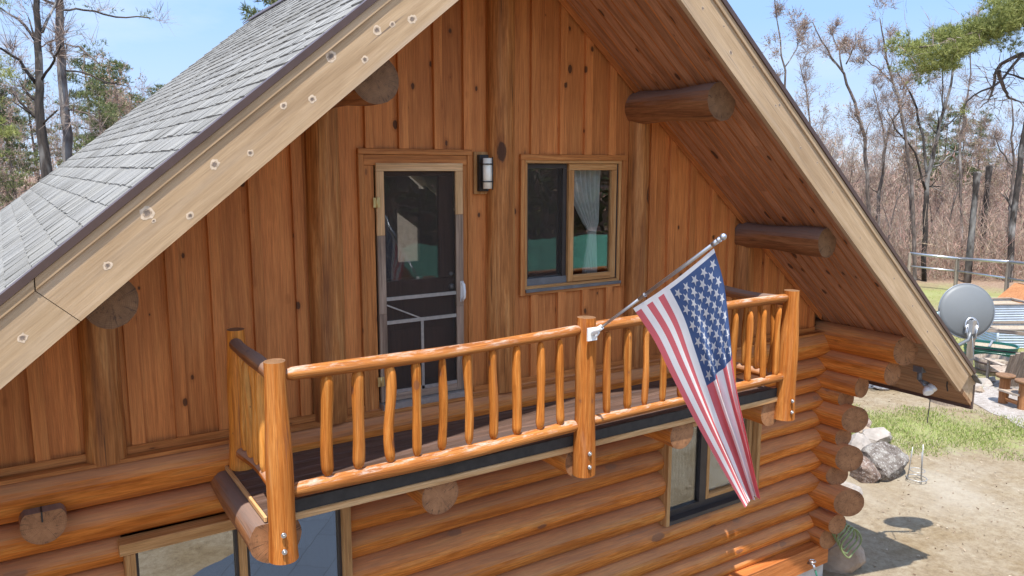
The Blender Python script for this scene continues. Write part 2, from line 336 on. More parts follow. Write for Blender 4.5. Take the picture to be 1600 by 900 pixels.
M['dark_int'] = plain('dark_interior', (.05, .04, .035), .8, 0, .2)
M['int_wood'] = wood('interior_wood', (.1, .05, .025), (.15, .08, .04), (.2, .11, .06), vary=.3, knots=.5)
M['chair'] = plain('dark_blue_fabric', (.02, .03, .06), .8)
M['greenroof'] = plain('green_roof_metal', (.06, .22, .14), .5, 0, .3, 2)

def rockmat(name, a, b_, c_, sc=5):
    m, t, b = newmat(name); o = N(t, 'ShaderNodeTexCoord').outputs['Object']
    n = noise(t, o, sc, 8, .68); n2 = noise(t, o, sc*6, 5, .7)
    c = ramp(t, n, [(.35, a), (.5, b_), (.64, c_)])
    c = mixc(t, math_(t, 'MULTIPLY_ADD', n2, 6, -3.3, clamp=True), c, (.62, .6, .57))
    t.links.new(c, b.inputs['Base Color']); b.inputs['Roughness'].default_value = .85; bump(t, b, math_(t, 'ADD', n, math_(t, 'MULTIPLY', n2, .3)), .8, .05); return m
M['rockdark'] = rockmat('granite_grey', (.07, .052, .042), (.16, .135, .115), (.3, .28, .25))
M['rockbrown'] = rockmat('granite_brown', (.1, .065, .05), (.2, .14, .11), (.34, .27, .22))

def shingle_mat():
    m, t, b = newmat('roof_shingle'); lc = attr(t, 'lc'); pid = attr(t, 'pid', 'Fac')
    wn = N(t, 'ShaderNodeTexWhiteNoise', noise_dimensions='1D'); t.links.new(pid, wn.inputs['W'])
    c = ramp(t, wn.outputs['Value'], [(0, (.205, .2, .192)), (.5, (.25, .244, .234)), (1, (.305, .298, .283))])
    n = noise(t, lc, 160, 3, .8); n2 = noise(t, lc, 1.3, 4, .6)
    c = mixc(t, 1, c, ramp(t, n, [(.3, (.62, .62, .62)), (.7, (1.3, 1.3, 1.28))]), 'MULTIPLY')
    c = mixc(t, 1, c, ramp(t, noise(t, N(t, 'ShaderNodeTexCoord').outputs['Object'], 1.1, 5, .6), [(.3, (.82, .8, .76)), (.7, (1.1, 1.1, 1.1))]), 'MULTIPLY')
    t.links.new(c, b.inputs['Base Color']); b.inputs['Roughness'].default_value = .9; b.inputs['Specular IOR Level'].default_value = .2
    bump(t, b, n, .5, .003); return m
M['shingle'] = shingle_mat()

def glass_mat(name, tint=(.75, .8, .8), refl=.18, rough=.0, frk=1.6, bmp=.1):
    m = bpy.data.materials.new(name); m.use_nodes = True; t = m.node_tree; t.nodes.clear()
    o = t.nodes.new('ShaderNodeOutputMaterial'); tr = N(t, 'ShaderNodeBsdfTransparent'); tr.inputs[0].default_value = (*tint, 1)
    gl = N(t, 'ShaderNodeBsdfGlossy'); gl.inputs['Roughness'].default_value = rough; gl.inputs[0].default_value = (1, 1, 1, 1)
    fr = N(t, 'ShaderNodeFresnel'); fr.inputs[0].default_value = 1.5
    n = noise(t, N(t, 'ShaderNodeTexCoord').outputs['Object'], 2.5, 2); bp = N(t, 'ShaderNodeBump'); bp.inputs['Strength'].default_value = bmp; bp.inputs['Distance'].default_value = .02
    t.links.new(n, bp.inputs['Height']); t.links.new(bp.outputs[0], gl.inputs['Normal'])
    mxs = N(t, 'ShaderNodeMixShader'); f = math_(t, 'ADD', math_(t, 'MULTIPLY', fr.outputs[0], frk), refl, clamp=True)
    t.links.new(f, mxs.inputs[0]); t.links.new(tr.outputs[0], mxs.inputs[1]); t.links.new(gl.outputs[0], mxs.inputs[2]); t.links.new(mxs.outputs[0], o.inputs[0]); return m
M['glass'] = glass_mat('window_glass', refl=.12)
M['glass3'] = glass_mat('window_glass_clear', (.9, .92, .92), .02, 0, .8)
M['glass2'] = glass_mat('window_glass_reflective', (.4, .45, .47), refl=.28, bmp=.05)
def mesh_mat():
    m = bpy.data.materials.new('insect_mesh'); m.use_nodes = True; t = m.node_tree; t.nodes.clear()
    o = t.nodes.new('ShaderNodeOutputMaterial'); tr = N(t, 'ShaderNodeBsdfTransparent'); d = N(t, 'ShaderNodeBsdfDiffuse'); d.inputs[0].default_value = (.07, .062, .055, 1)
    mxs = N(t, 'ShaderNodeMixShader'); mxs.inputs[0].default_value = .33
    t.links.new(tr.outputs[0], mxs.inputs[1]); t.links.new(d.outputs[0], mxs.inputs[2]); t.links.new(mxs.outputs[0], o.inputs[0]); return m
M['mesh'] = mesh_mat()
def cloth_mat(name, c, trans=.35):
    m = bpy.data.materials.new(name); m.use_nodes = True; t = m.node_tree; t.nodes.clear()
    o = t.nodes.new('ShaderNodeOutputMaterial'); a = N(t, 'ShaderNodeBsdfDiffuse'); b = N(t, 'ShaderNodeBsdfTranslucent'); mxs = N(t, 'ShaderNodeMixShader'); mxs.inputs[0].default_value = trans
    n = noise(t, N(t, 'ShaderNodeTexCoord').outputs['Object'], 3, 4, .6)
    cc = ramp(t, n, [(.3, tuple(x*.86 for x in c)), (.7, tuple(min(1, x*1.06) for x in c))])
    t.links.new(cc, a.inputs[0]); t.links.new(cc, b.inputs[0])
    t.links.new(a.outputs[0], mxs.inputs[1]); t.links.new(b.outputs[0], mxs.inputs[2]); t.links.new(mxs.outputs[0], o.inputs[0]); return m
M['f_red'] = cloth_mat('flag_faded_red', (.72, .17, .19), .5); M['f_white'] = cloth_mat('flag_white', (.92, .91, .89), .5); M['f_blue'] = cloth_mat('flag_blue', (.075, .12, .25), .25)
M['curtain'] = cloth_mat('curtain_white', (.8, .8, .75), .2); M['blind'] = cloth_mat('blind_cream', (.9, .86, .76), .1); M['sheer'] = cloth_mat('curtain_beige', (.36, .33, .27), .2)
def barkmat(name, a, b_):
    m, t, b = newmat(name); lc = attr(t, 'lc'); n = noise(t, lc, 1, 5, .65, (3, 14, 14)); n2 = noise(t, lc, 1, 3, .6, (.8, 2, 2))
    c = ramp(t, n, [(.35, a), (.65, b_)]); c = mixc(t, math_(t, 'MULTIPLY_ADD', n2, 5, -2.6, clamp=True), c, mixc(t, .5, c, (.5, .48, .45)))
    t.links.new(c, b.inputs['Base Color']); b.inputs['Roughness'].default_value = .9; bump(t, b, n, .8, .03); return m
M['bark'] = barkmat('bark_grey', (.045, .033, .028), (.16, .122, .1)); M['bark_pine'] = barkmat('bark_pine', (.045, .032, .026), (.15, .112, .09)); M['bark_dark'] = barkmat('bark_dark', (.009, .007, .006), (.06, .046, .038))
def pidmat(name, stops, rough=.8, trans=0.):
    m, t, b = newmat(name); pid = attr(t, 'pid', 'Fac')
    wn = N(t, 'ShaderNodeTexWhiteNoise', noise_dimensions='1D'); t.links.new(pid, wn.inputs['W'])
    c = ramp(t, wn.outputs['Value'], stops); t.links.new(c, b.inputs['Base Color']); b.inputs['Roughness'].default_value = rough; b.inputs['Specular IOR Level'].default_value = .2
    if trans:
        o = t.nodes['Material Output']; tl = N(t, 'ShaderNodeBsdfTranslucent'); t.links.new(c, tl.inputs[0]); ms = N(t, 'ShaderNodeMixShader'); ms.inputs[0].default_value = trans
        t.links.new(b.outputs[0], ms.inputs[1]); t.links.new(tl.outputs[0], ms.inputs[2]); t.links.new(ms.outputs[0], o.inputs[0])
    return m
M['twig'] = pidmat('twigs', [(0, (.15, .11, .095)), (.6, (.28, .21, .175)), (1, (.42, .34, .29))])
M['bud'] = pidmat('buds', [(0, (.36, .2, .16)), (.4, (.4, .27, .2)), (.7, (.42, .33, .24)), (1, (.36, .33, .2))], trans=.3)
M['needle'] = pidmat('pine_needles', [(0, (.06, .085, .03)), (.3, (.19, .22, .06)), (.65, (.34, .36, .11)), (1, (.5, .5, .2))], trans=.25)
M['needle_dark'] = pidmat('pine_needles_dark', [(0, (.05, .075, .035)), (.5, (.14, .17, .07)), (1, (.28, .29, .12))], trans=.2)
M['brush'] = pidmat('brush', [(0, (.16, .12, .10)), (.3, (.36, .27, .21)), (.55, (.46, .33, .26)), (.75, (.56, .30, .25)), (.9, (.36, .34, .2)), (1, (.6, .52, .43))], trans=.15)
M['grass'] = pidmat('grass_blades', [(0, (.13, .2, .035)), (.45, (.25, .33, .07)), (.7, (.42, .42, .16)), (1, (.52, .44, .28))], trans=.25)
M['litter'] = pidmat('leaf_litter', [(0, (.16, .1, .065)), (.5, (.34, .25, .17)), (1, (.5, .42, .32))])
def ground_mat():
    m, t, b = newmat('yard_ground'); o = N(t, 'ShaderNodeTexCoord').outputs['Object']
    n = noise(t, o, .8, 7, .65); n2 = noise(t, o, 9, 6, .75); n3 = noise(t, o, .35, 4, .6, dist=.6); n4 = noise(t, o, 45, 3, .7)
    dirt = ramp(t, n2, [(.3, (.215, .165, .11)), (.5, (.30, .24, .165)), (.7, (.37, .315, .23))])
    dirt = mixc(t, math_(t, 'MULTIPLY_ADD', n, 5, -2.2, clamp=True), dirt, mixc(t, 1, dirt, (.84, .78, .68), 'MULTIPLY')); dirt = mixc(t, math_(t, 'MULTIPLY', math_(t, 'MULTIPLY_ADD', n3, 6, -3.2, clamp=True), .5), dirt, (.43, .385, .315))
    dirt = mixc(t, math_(t, 'MULTIPLY', math_(t, 'MULTIPLY_ADD', n, 3, -1.3, clamp=True), math_(t, 'MULTIPLY', math_(t, 'MULTIPLY_ADD', n4, 8, -5, clamp=True), .45)), dirt, (.22, .15, .1))
    grass = ramp(t, n4, [(.3, (.14, .19, .04)), (.6, (.3, .34, .1)), (.8, (.42, .42, .2))])
    # lawn areas, with ragged edges
    sp = N(t, 'ShaderNodeSeparateXYZ'); t.links.new(o, sp.inputs[0])
    def blob(cx, cy, rx, ry, ang):
        ca, sa = math.cos(ang), math.sin(ang)
        dx = math_(t, 'SUBTRACT', sp.outputs[0], cx); dy = math_(t, 'SUBTRACT', sp.outputs[1], cy)
        u = math_(t, 'DIVIDE', math_(t, 'ADD', math_(t, 'MULTIPLY', dx, ca), math_(t, 'MULTIPLY', dy, sa)), rx)
        v = math_(t, 'DIVIDE', math_(t, 'SUBTRACT', math_(t, 'MULTIPLY', dy, ca), math_(t, 'MULTIPLY', dx, sa)), ry)
        return math_(t, 'SUBTRACT', 1.0, math_(t, 'ADD', math_(t, 'MULTIPLY', u, u), math_(t, 'MULTIPLY', v, v)))
    mk = math_(t, 'MAXIMUM', math_(t, 'MAXIMUM', blob(11.9, 2.35, 4.2, 1.55, -.75), blob(19.5, 5.5, 4.5, 3.5, 0)), blob(30, 12, 12, 5.5, -.7))
    f = math_(t, 'MULTIPLY', math_(t, 'ADD', math_(t, 'MULTIPLY_ADD', mk, 1.1, -.1), math_(t, 'MULTIPLY_ADD', n2, 3.2, -1.75), clamp=True), .8)
    c = mixc(t, f, dirt, grass)
    # dry leaf floor of the wood, further out
    r2 = math_(t, 'SUBTRACT', math_(t, 'SQRT', math_(t, 'ADD', math_(t, 'POWER', math_(t, 'SUBTRACT', sp.outputs[0], 2), 2), math_(t, 'POWER', sp.outputs[1], 2))), 31)
    lf = ramp(t, n2, [(.3, (.17, .11, .075)), (.55, (.3, .21, .15)), (.75, (.4, .3, .22))])
    c = mixc(t, math_(t, 'ADD', math_(t, 'MULTIPLY', r2, .3), math_(t, 'MULTIPLY_ADD', n, 2, -1), clamp=True), c, lf)
    t.links.new(c, b.inputs['Base Color']); b.inputs['Roughness'].default_value = .95; b.inputs['Specular IOR Level'].default_value = .1
    bump(t, b, math_(t, 'ADD', n2, math_(t, 'MULTIPLY', n4, .5)), .7, .06); return m
M['ground'] = ground_mat()
M['gravel'] = rockmat('gravel_path', (.25, .21, .18), (.33, .29, .26), (.42, .38, .35), 9)
def paver():
    m, t, b = newmat('slate_paver'); o = N(t, 'ShaderNodeTexCoord').outputs['Object']; mp_ = N(t, 'ShaderNodeMapping'); mp_.inputs['Rotation'].default_value = (0, 0, .9); t.links.new(o, mp_.inputs[0])
    br = N(t, 'ShaderNodeTexBrick'); br.inputs['Scale'].default_value = 1.; br.inputs['Brick Width'].default_value = .9; br.inputs['Row Height'].default_value = .45; br.inputs['Mortar Size'].default_value = .006
    br.inputs['Color1'].default_value = (.05, .068, .10, 1); br.inputs['Color2'].default_value = (.058, .078, .112, 1); br.inputs['Mortar'].default_value = (.028, .036, .052, 1); t.links.new(mp_.outputs[0], br.inputs['Vector'])
    t.links.new(br.outputs[0], b.inputs['Base Color']); b.inputs['Roughness'].default_value = .8; return m
M['paver'] = paver()

G = -3.6
# ------------------------------------------------------------------ ground
def sheet(name, pts, z, mat, kind='structure'):
    me = bpy.data.meshes.new(name); me.from_pydata([(x, y, z) for x, y in pts], [], [tuple(range(len(pts)))]); me.materials.append(mat)
    o = bpy.data.objects.new(name, me); col.objects.link(o); return tag(o, kind=kind)
def build_ground():
    n = 90; xs = np.sinh(np.linspace(-3.4, 3.4, n))*17; V = []; Fc = []
    for j in range(n):
        for i in range(n):
            x, y = xs[i]+8, xs[j]+2; r = math.hypot(x-2, y)
            z = G + (0.04*math.sin(x*.7)*math.cos(y*.6)) * (0 if r < 24 else min(1, (r-24)/10)) + max(0, r-40)*.012
            if -6 < x < 7 and -7 < y < 9: z = G
            V.append((x, y, z))
    for j in range(n-1):
        for i in range(n-1): Fc.append((j*n+i, j*n+i+1, (j+1)*n+i+1, (j+1)*n+i))
    me = bpy.data.meshes.new('ground'); me.from_pydata(V, [], Fc); me.materials.append(M['ground'])
    me.polygons.foreach_set('use_smooth', [True]*len(Fc)); o = bpy.data.objects.new('ground', me); col.objects.link(o); tag(o, kind='structure')
build_ground()

# ------------------------------------------------------------------ house
MR = .8175                             # roof slope
ZS = 3.81                              # soffit plane at the ridge
ZW = -.255                             # bottom of the siding
YB = 7.6                               # back gable
house = thing('log_house', 'log house with orange-brown board gable, steep grey shingled roof and wide eaves', 'house', (0, 0, G))
def zline(x, z0): return z0-MR*abs(x)
def part(mb, name, mats, parent=house, bevel=0): 
    ROOTLOC[parent.name] = ROOTLOC.get(parent.name, (0, 0, 0))
    return mb.build(name, mats, parent, bevel)
_pl = {}
def child(mb, name, mats, parent, bevel=0):
    """build under parent; parent meshes of the house sit in world coordinates"""
    o = mb.build(name, mats, None, bevel)
    o.parent = parent
    pw = Vector((0, 0, 0))
    q = parent
    while q is not None:
        pw += Vector(q.location) if q.parent is None else Vector((0, 0, 0)); q = q.parent
    # meshes that are themselves children carry an inverse; account for it
    chain = Matrix.Identity(4); q = parent; stack = []
    while q is not None: stack.append(q); q = q.parent
    Wm = Matrix.Identity(4)
    for q in reversed(stack): Wm = Wm @ q.matrix_parent_inverse @ Matrix.Translation(q.location)
    o.matrix_parent_inverse = Wm.inverted(); return o

# openings on the gable siding
DO = (-1.33, -.29, ZW, 1.90)           # door casing outer
WO = (.222, 1.475, .575, 1.87)         # window casing outer
mb = MB()
edges = [-4.66]
pitch = .3
posts_x = [k*1.6237 for k in (-2, -1, 0, 1, 2)]
xs = [-.09-.3*k+.03 for k in range(16)][::-1] + [.04+.305*k for k in range(16)]
batt = [-4.57, -4.27, -3.97, -3.67, -3.40, -3.081, -2.786, -2.491, -2.192, -1.865, -1.565, -1.265, -.968, -.649, -.362, -.06, .337, .651, .949, 1.245, 1.551, 1.80, 2.069, 2.375, 2.694, 3.0, 3.31, 3.609, 3.895, 4.2, 4.5]
def cuts(x0, x1):
    z1s = [(ZW, None)]
    xm = (x0+x1)/2
    for o in (DO, WO):
        if o[0]-.02 < xm < o[1]+.02: return [(ZW, o[2]), (o[3], None)]
    return [(ZW, None)]
bx = [-4.64]+batt+[4.66]
# split boards on the opening edges
allx = sorted(set(bx+[DO[0], DO[1], WO[0], WO[1], 0.0]))
for i in range(len(allx)-1):
    a, b = allx[i], allx[i+1]
    if b-a < .004: continue
    for z0, z1 in cuts(a, b):
        ta = zline(a, ZS) if z1 is None else z1; tb = zline(b, ZS) if z1 is None else z1
        z0a = z0
        if z1 is not None and z1-z0 < .02: continue
        if min(ta, tb) < z0a+.01: continue
        k = next(j for j in range(len(bx)-1) if bx[j]-1e-6 <= (a+b)/2 <= bx[j+1])
        mb.hexa([(a, 0, z0a), (b, 0, z0a), (b, .03, z0a), (a, .03, z0a), (a, 0, ta), (b, 0, tb), (b, .03, tb), (a, .03, ta)], (0, 0, 1), pid=.01*k+.13)
for x in batt:
    if any(abs(x+.04-p) < .13 for p in posts_x): continue
    for z0, z1 in cuts(x, x+.085):
        a, b = x+random.uniform(-.004, .004), x+.085
        ta = zline(a, ZS-.02) if z1 is None else z1; tb = zline(b, ZS-.02) if z1 is None else z1
        if z1 is not None and z1-z0 < .02 or min(ta, tb) < z0+.02: continue
        mb.hexa([(a, -.032, z0+.001), (b, -.032, z0+.001), (b, .002, z0+.001), (a, .002, z0+.001), (a, -.032, ta), (b, -.032, tb), (b, .002, tb), (a, .002, ta)], (0, 0, 1))
siding = part(mb, 'gable_siding', M['siding'], bevel=.002)
mb = MB(); mb.box((-4.6, -.046, ZW), (DO[0]-.004, -.033, ZW+.055)); mb.box((DO[1]+.004, -.046, ZW), (4.6, -.033, ZW+.055))
mb.box((-4.7, -.12, ZW-.03), (4.7, .03, ZW-.004), mi=0)
part(mb, 'base_trim', [M['trim']])
mb = MB()
for sg in (-1, 1):
    L0, L1 = 0.0, 4.72
    a = lambda x, dz: (sg*x, zline(x, ZS+dz))
    pts = []
    for x, dz in ((L0, -.075), (L1, -.075), (L1, -.002), (L0, -.002)): pts.append(a(x, dz))
    mb.hexa([(p[0], -.052, p[1]) for p in (pts[0], pts[1])]+[(p[0], -.0335, p[1]) for p in (pts[1], pts[0])]+[(p[0], -.052, p[1]) for p in (pts[3], pts[2])]+[(p[0], -.0335, p[1]) for p in (pts[2], pts[3])], (1, 0, -MR*sg))
part(mb, 'rake_trim', M['rake_trim'], bevel=.002)
for i, x in enumerate(posts_x):
    mb = MB(); mb.log((x, -.015, ZW-.02), (x+.01, -.015, zline(x, ZS)-.12), .142 if i in (1, 2) else .128, .132 if i in (1, 2) else .118, n=18, segs=10, wob=.005)
    part(mb, 'wall_post', [M['post'], M['endlog']])

# --- front log courses
seams = [-.25, -.60, -.86, -1.06, -1.29, -1.53, -1.82, -2.11, -2.40, -2.67, -2.93, -3.10]
LW = (-3.20, -1.53, -2.45, -.861)     # lower left window casing
RW = (2.05, 3.55, -2.12, -1.0)        # lower right window casing
for i in range(len(seams)-1):
    zt, zb = seams[i], seams[i+1]; zc = (zt+zb)/2; h = (zt-zb)
    spans = [(-9.0 if i > 3 else -6.6, 4.83)]
    for o in (LW, RW):
        if o[2]+.06 < zc < o[3]-.06 or (zc < o[3]-.02 and zc > o[2]+.02):
            ns = []
            for a, b in spans:
                if a < o[0] < b: ns += [(a, o[0]-.002), (o[1]+.002, b)]
                else: ns.append((a, b))
            spans = ns
    tp = random.uniform(-.012, .012)
    for a, b in spans:
        mb = MB(); r = h/2*1.2; mb.log((a, .035, zc), (b, .035, zc), max(r, .115), max(r, .115)+tp*(b-a)/14, n=26, segs=max(4, int((b-a)*2)), wob=.009, oval=h/2*1.0/max(r, .115))
        part(mb, 'wall_log', [M['log'], M['endlog']])
mb = MB(); mb.box((-6.6, .05, -3.2), (LW[0], .12, -.2)); mb.box((LW[1], .05, -3.2), (RW[0], .12, -.2)); mb.box((RW[1], .05, -3.2), (4.8, .12, -.2)); mb.box((LW[0], .05, LW[3]), (LW[1], .12, -.2)); mb.box((LW[0], .05, -3.2), (LW[1], .12, LW[2])); mb.box((RW[0], .05, RW[3]), (RW[1], .12, -.2)); mb.box((RW[0], .05, -3.2), (RW[1], .12, RW[2]))
part(mb, 'chinking', M['dark_int'])
# --- side wall logs with their projecting cut ends
ends = [(-1.066, -.335, .172, .05), (-.93, -.63, .145, .02), (-.56, -.885, .135, .0), (-.36, -1.085, .12, .03), (-.50, -1.315, .165, .07), (-.36, -1.585, .12, .03), (-.46, -1.83, .17, .08), (-.31, -2.10, .135, .06), (-.50, -2.40, .18, .09), (-.36, -2.74, .13, .03), (-.25, -2.985, .14, .04)]
for y, z, r, fc in ends:
    mb = MB(); mb.log((4.87, 7.4, z), (4.87, y, z), r*.96, r, n=22, segs=14, wob=.008, facet=fc*(-1))
    part(mb, 'corner_log', [M['log'], M['endlog']])
for k, z in enumerate(np.linspace(-.5, -3.0, 9)):
    mb = MB(); mb.log((-6.4, -.5, z), (-6.4, 7.4, z), .16, n=14, segs=8); part(mb, 'corner_log', [M['log'], M['endlog']])
# --- skirting and foundation
mb = MB(); mb.box((-6.4, -.19, -3.37), (4.98, -.12, -3.10)); mb.box((-6.4, -.19, -3.10), (4.98, .0, -3.07)); mb.box((4.985, -.10, -3.37), (5.05, 7.4, -3.10), (0, 1, 0))
part(mb, 'skirt_board', M['rake_trim'], bevel=.006)
mb = MB()
for k in range(12): mb.box((-6.4+k*.95, -.12, G-.1), (-6.4+k*.95+.94, -.02, -3.372))
mb.box((4.86, -.1, G-.1), (4.99, 7.4, -3.372))
part(mb, 'foundation', M['conc'])
# --- stub log end at the left, with a flat notch and a crack
mb = MB(); mb.log((-3.66, .1, -.545), (-3.66, -.27, -.545), .138, n=26, segs=4, wob=.004, flat=-.462); mb.box((-3.672, -.2745, -.53), (-3.662, -.05, -.4605), mi=2)
part(mb, 'notched_log_end', [M['darklog'], M['endlog'], M['black']])

# --- roof
roofm = MB()
ZT = 4.165                             # shingle plane at ridge
for sg in (-1, 1):
    X1 = 6.12 if sg > 0 else 6.9
    y0, y1 = -1.268, YB
    P = lambda x, z0: (sg*x, z0-MR*x)
    q = [P(0, ZT-.02), P(X1, ZT-.02), P(X1, ZS+.06), P(0, ZS+.06)]
    roofm.hexa([(q[3][0], y0, q[3][1]), (q[2][0], y0, q[2][1]), (q[2][0], y1, q[2][1]), (q[3][0], y1, q[3][1]), (q[0][0], y0, q[0][1]), (q[1][0], y0, q[1][1]), (q[1][0], y1, q[1][1]), (q[0][0], y1, q[0][1])], (0, 1, 0))
roof = part(roofm, 'roof', M['barge'])
for sg in (-1, 1):
    mb = MB(); n = np.array([MR*sg, 0, 1]); n /= np.linalg.norm(n); dn = np.array([sg, 0, -MR]); dn /= np.linalg.norm(dn)
    Ls = (6.12 if sg > 0 else 6.9)*math.hypot(1, MR)+.03; e = .165; k = 0
    rows = int(Ls/e)+1
    for r in range(rows):
        s0 = Ls-(r+1)*e; s1 = Ls-r*e; y = -1.33-random.uniform(0, .12)
        while y < YB:
            wd = random.choice((.06, .08, .1, .12, .15)); y2 = min(y+wd, YB+.02); ya = max(y, -1.33)
            if y2 > ya+.01:
                th = random.uniform(.008, .018); lo = .004
                A = np.array([0, 0, ZT])+dn*max(s0-.02, 0); B = np.array([0, 0, ZT])+dn*(s1+random.uniform(-.002, .01))
                g = .004
                P = [A+n*-.004, B+n*-.004, B+n*th, A+n*lo]
                Y = lambda p, yy: (p[0], yy, p[2])
                mb.hexa([Y(P[0], ya), Y(P[1], ya), Y(P[1], y2-g), Y(P[0], y2-g), Y(P[3], ya), Y(P[2], ya), Y(P[2], y2-g), Y(P[3], y2-g)], tuple(dn))
            y += wd
    child(mb, 'shingles', M['shingle'], roof)
mb = MB()
for j in range(30):
    y = -1.375+j*.3
    for sg in (-1, 1): mb.hexa([(0, y, ZT+.035), (sg*.16, y, ZT+.035-.16*MR), (sg*.16, y+.31, ZT+.035-.16*MR), (0, y+.31, ZT+.035), (0, y, ZT+.05), (sg*.16, y, ZT+.05-.16*MR), (sg*.16, y+.31, ZT+.05-.16*MR), (0, y+.31, ZT+.05)], (0, 1, 0))
child(mb, 'ridge_cap', M['drip'], roof)
def rake_board(mb, sg, x0, x1, zlo, zhi, ya, yb, tip=None, mi=0):
    # prism following the rake between vertical offsets zlo..zhi (at the ridge)
    a0 = (sg*x0, zlo-MR*x0); a1 = (sg*x1, zlo-MR*x1); b1 = (sg*x1, zhi-MR*x1); b0 = (sg*x0, zhi-MR*x0)
    if tip: b1 = (sg*tip, zhi-MR*tip)
    mb.hexa([(a0[0], ya, a0[1]), (a1[0], ya, a1[1]), (a1[0], yb, a1[1]), (a0[0], yb, a0[1]), (b0[0], ya, b0[1]), (b1[0], ya, b1[1]), (b1[0], yb, b1[1]), (b0[0], yb, b0[1])], (sg*1, 0, -MR), mi)
for sg, cuts_ in ((-1, [0, 3.42, 6.5]), (1, [0, 5.66])):
    mb = MB(); sub = MB(); dr = MB()
    for i in range(len(cuts_)-1):
        a, b = cuts_[i], cuts_[i+1]; last = i == len(cuts_)-2
        # joint cut square to the board
        lo0 = a+(0 if a == 0 else .003); 
        A0 = (sg*lo0, 3.746-MR*lo0); A1 = (sg*b, 3.746-MR*b); hb = b+.19; ha = lo0+(.19 if a else 0)
        B1 = (sg*hb, 4.08-MR*hb); B0 = (sg*ha, 4.08-MR*ha)
        mb.hexa([(A0[0], -1.32, A0[1]), (A1[0], -1.32, A1[1]), (A1[0], -1.275, A1[1]), (A0[0], -1.275, A0[1]), (B0[0], -1.32, B0[1]), (B1[0], -1.32, B1[1]), (B1[0], -1.275, B1[1]), (B0[0], -1.275, B0[1])], (sg, 0, -MR))
        rake_board(sub, sg, ha, hb+.02 if last else hb-.002, 4.081, 4.147, -1.334, -1.27, hb+.06 if last else None)
    rake_board(dr, sg, 0, cuts_[-1]+.27, 4.148, 4.198, -1.346, -1.312, cuts_[-1]+.29); rake_board(dr, sg, 0, cuts_[-1]+.27, 4.166, 4.196, -1.311, -1.25, cuts_[-1]+.29)
    kn = [(1011, 766, 0)][:0]+([(130, 495), (265, 467), (566, 142), (638, 115), (732, 92), (352, 265), (510, 280)] and [(443, 165, 1), (488, 155, 1), (589, 47, 1), (613, 38, 1), (644, 30, 1), (517, 88, 1.3), (570, 93, 1), (335, 257, 1.1), (391, 239, .9), (297, 337, 1), (230, 333, 1.3), (168, 415, 1), (35, 528, 1.1), (84, 416, .7), (455, 120, .5), (240, 345, .5)] if sg < 0 else [(1098, 13, .7), (1131, 41, .4), (1142, 82, 1), (1177, 104, .6), (1218, 164, .6), (1251, 231, .6), (1277, 254, .5), (1212, 165, .5), (1344, 372, .6), (1397, 435, .6), (1426, 478, .6), (1449, 518, .6), (1301, 300, .5), (1467, 553, .6)])
    for kx, ky, ks in kn:
        c_ = at(kx, ky, 1, -1.3205); rr_ = .0155*ks*(random.uniform(.8, 1.2) if sg < 0 else random.uniform(.9, 1.5)); V_ = [c_]; dr2 = np.array([sg*.774, 0, -.633]); up2 = np.array([sg*.633, 0, .774])
        for q_, yy_ in ((.7, -.0008), (1.0, -.0006), (1.6 if sg < 0 else 1.1, -.0003)):
            for k_ in range(16):
                a_ = k_*math.pi/8; V_.append(c_+(dr2*math.cos(a_)*1.1+up2*math.sin(a_)*.95)*rr_*q_*(1+random.uniform(-.2, .2))+np.array([0, yy_, 0]))
        F_ = [(0, 1+(k_+1) % 16, 1+k_) for k_ in range(16)]; I_ = [1]*16
        for g_ in (0, 1): F_ += [(1+g_*16+k_, 1+g_*16+(k_+1) % 16, 17+g_*16+(k_+1) % 16, 17+g_*16+k_) for k_ in range(16)]; I_ += [2 if g_ == 0 else 3]*16
        mb.add(V_, F_, V_, mi=I_)
    bb = child(mb, 'barge_board', [M['barge'], M['knot'], M['knot_ring'], M['knot_halo']], roof); child(sub, 'rake_board', M['barge'], roof, .003); child(dr, 'drip_edge', M['drip'], roof)
    # soffit boards running along the slope
    mb = MB(); y = -1.27
    Xe = 4.95 if sg > 0 else 6.6
    while y < -.02:
        y2 = min(y+.118, -.0)
        for (xa, xb) in ((0, 2.2+random.uniform(-.8, .8)), (None, Xe)):
            if xa is None: xa = xs_
            xs_ = xb
            a = (sg*xa, zline(xa, ZS)); b = (sg*xb, zline(xb, ZS))
            mb.hexa([(a[0], y+.013, a[1]), (b[0], y+.013, b[1]), (b[0], y2-.008, b[1]), (a[0], y2-.008, a[1]), (a[0], y+.004, a[1]+.055), (b[0], y+.004, b[1]+.055), (b[0], y2-.004, b[1]+.055), (a[0], y2-.004, a[1]+.055)], (sg, 0, -MR))
        # tongue between boards, pale line
        a = (0, ZS-.004); b = (sg*Xe, zline(Xe, ZS)-.004)
        mb.hexa([(a[0], y2-.0035, a[1]), (b[0], y2-.0035, b[1]), (b[0], y2+.0035, b[1]), (a[0], y2+.0035, a[1]), (a[0], y2-.006, a[1]+.05), (b[0], y2-.006, b[1]+.05), (b[0], y2+.006, b[1]+.05), (a[0], y2+.006, a[1]+.05)], (sg, 0, -MR), mi=1)
        y = y2
    child(mb, 'soffit', [M['soffit'], M['rake_trim']], roof)
    # eave boards beyond the side wall, running along the eave
    mb = MB(); x = Xe+.005; Xend = 6.05 if sg > 0 else 6.85
    while x < Xend:
        x2 = min(x+.145, Xend); a = (sg*(x+.004), zline(x+.004, ZS)); b = (sg*(x2-.004), zline(x2-.004, ZS))
        mb.hexa([(a[0], -1.27, a[1]), (b[0], -1.27, b[1]), (b[0], YB, b[1]), (a[0], YB, a[1]), (a[0], -1.27, a[1]+.055), (b[0], -1.27, b[1]+.055), (b[0], YB, b[1]+.055), (a[0], YB, a[1]+.055)], (0, 1, 0)); x = x2
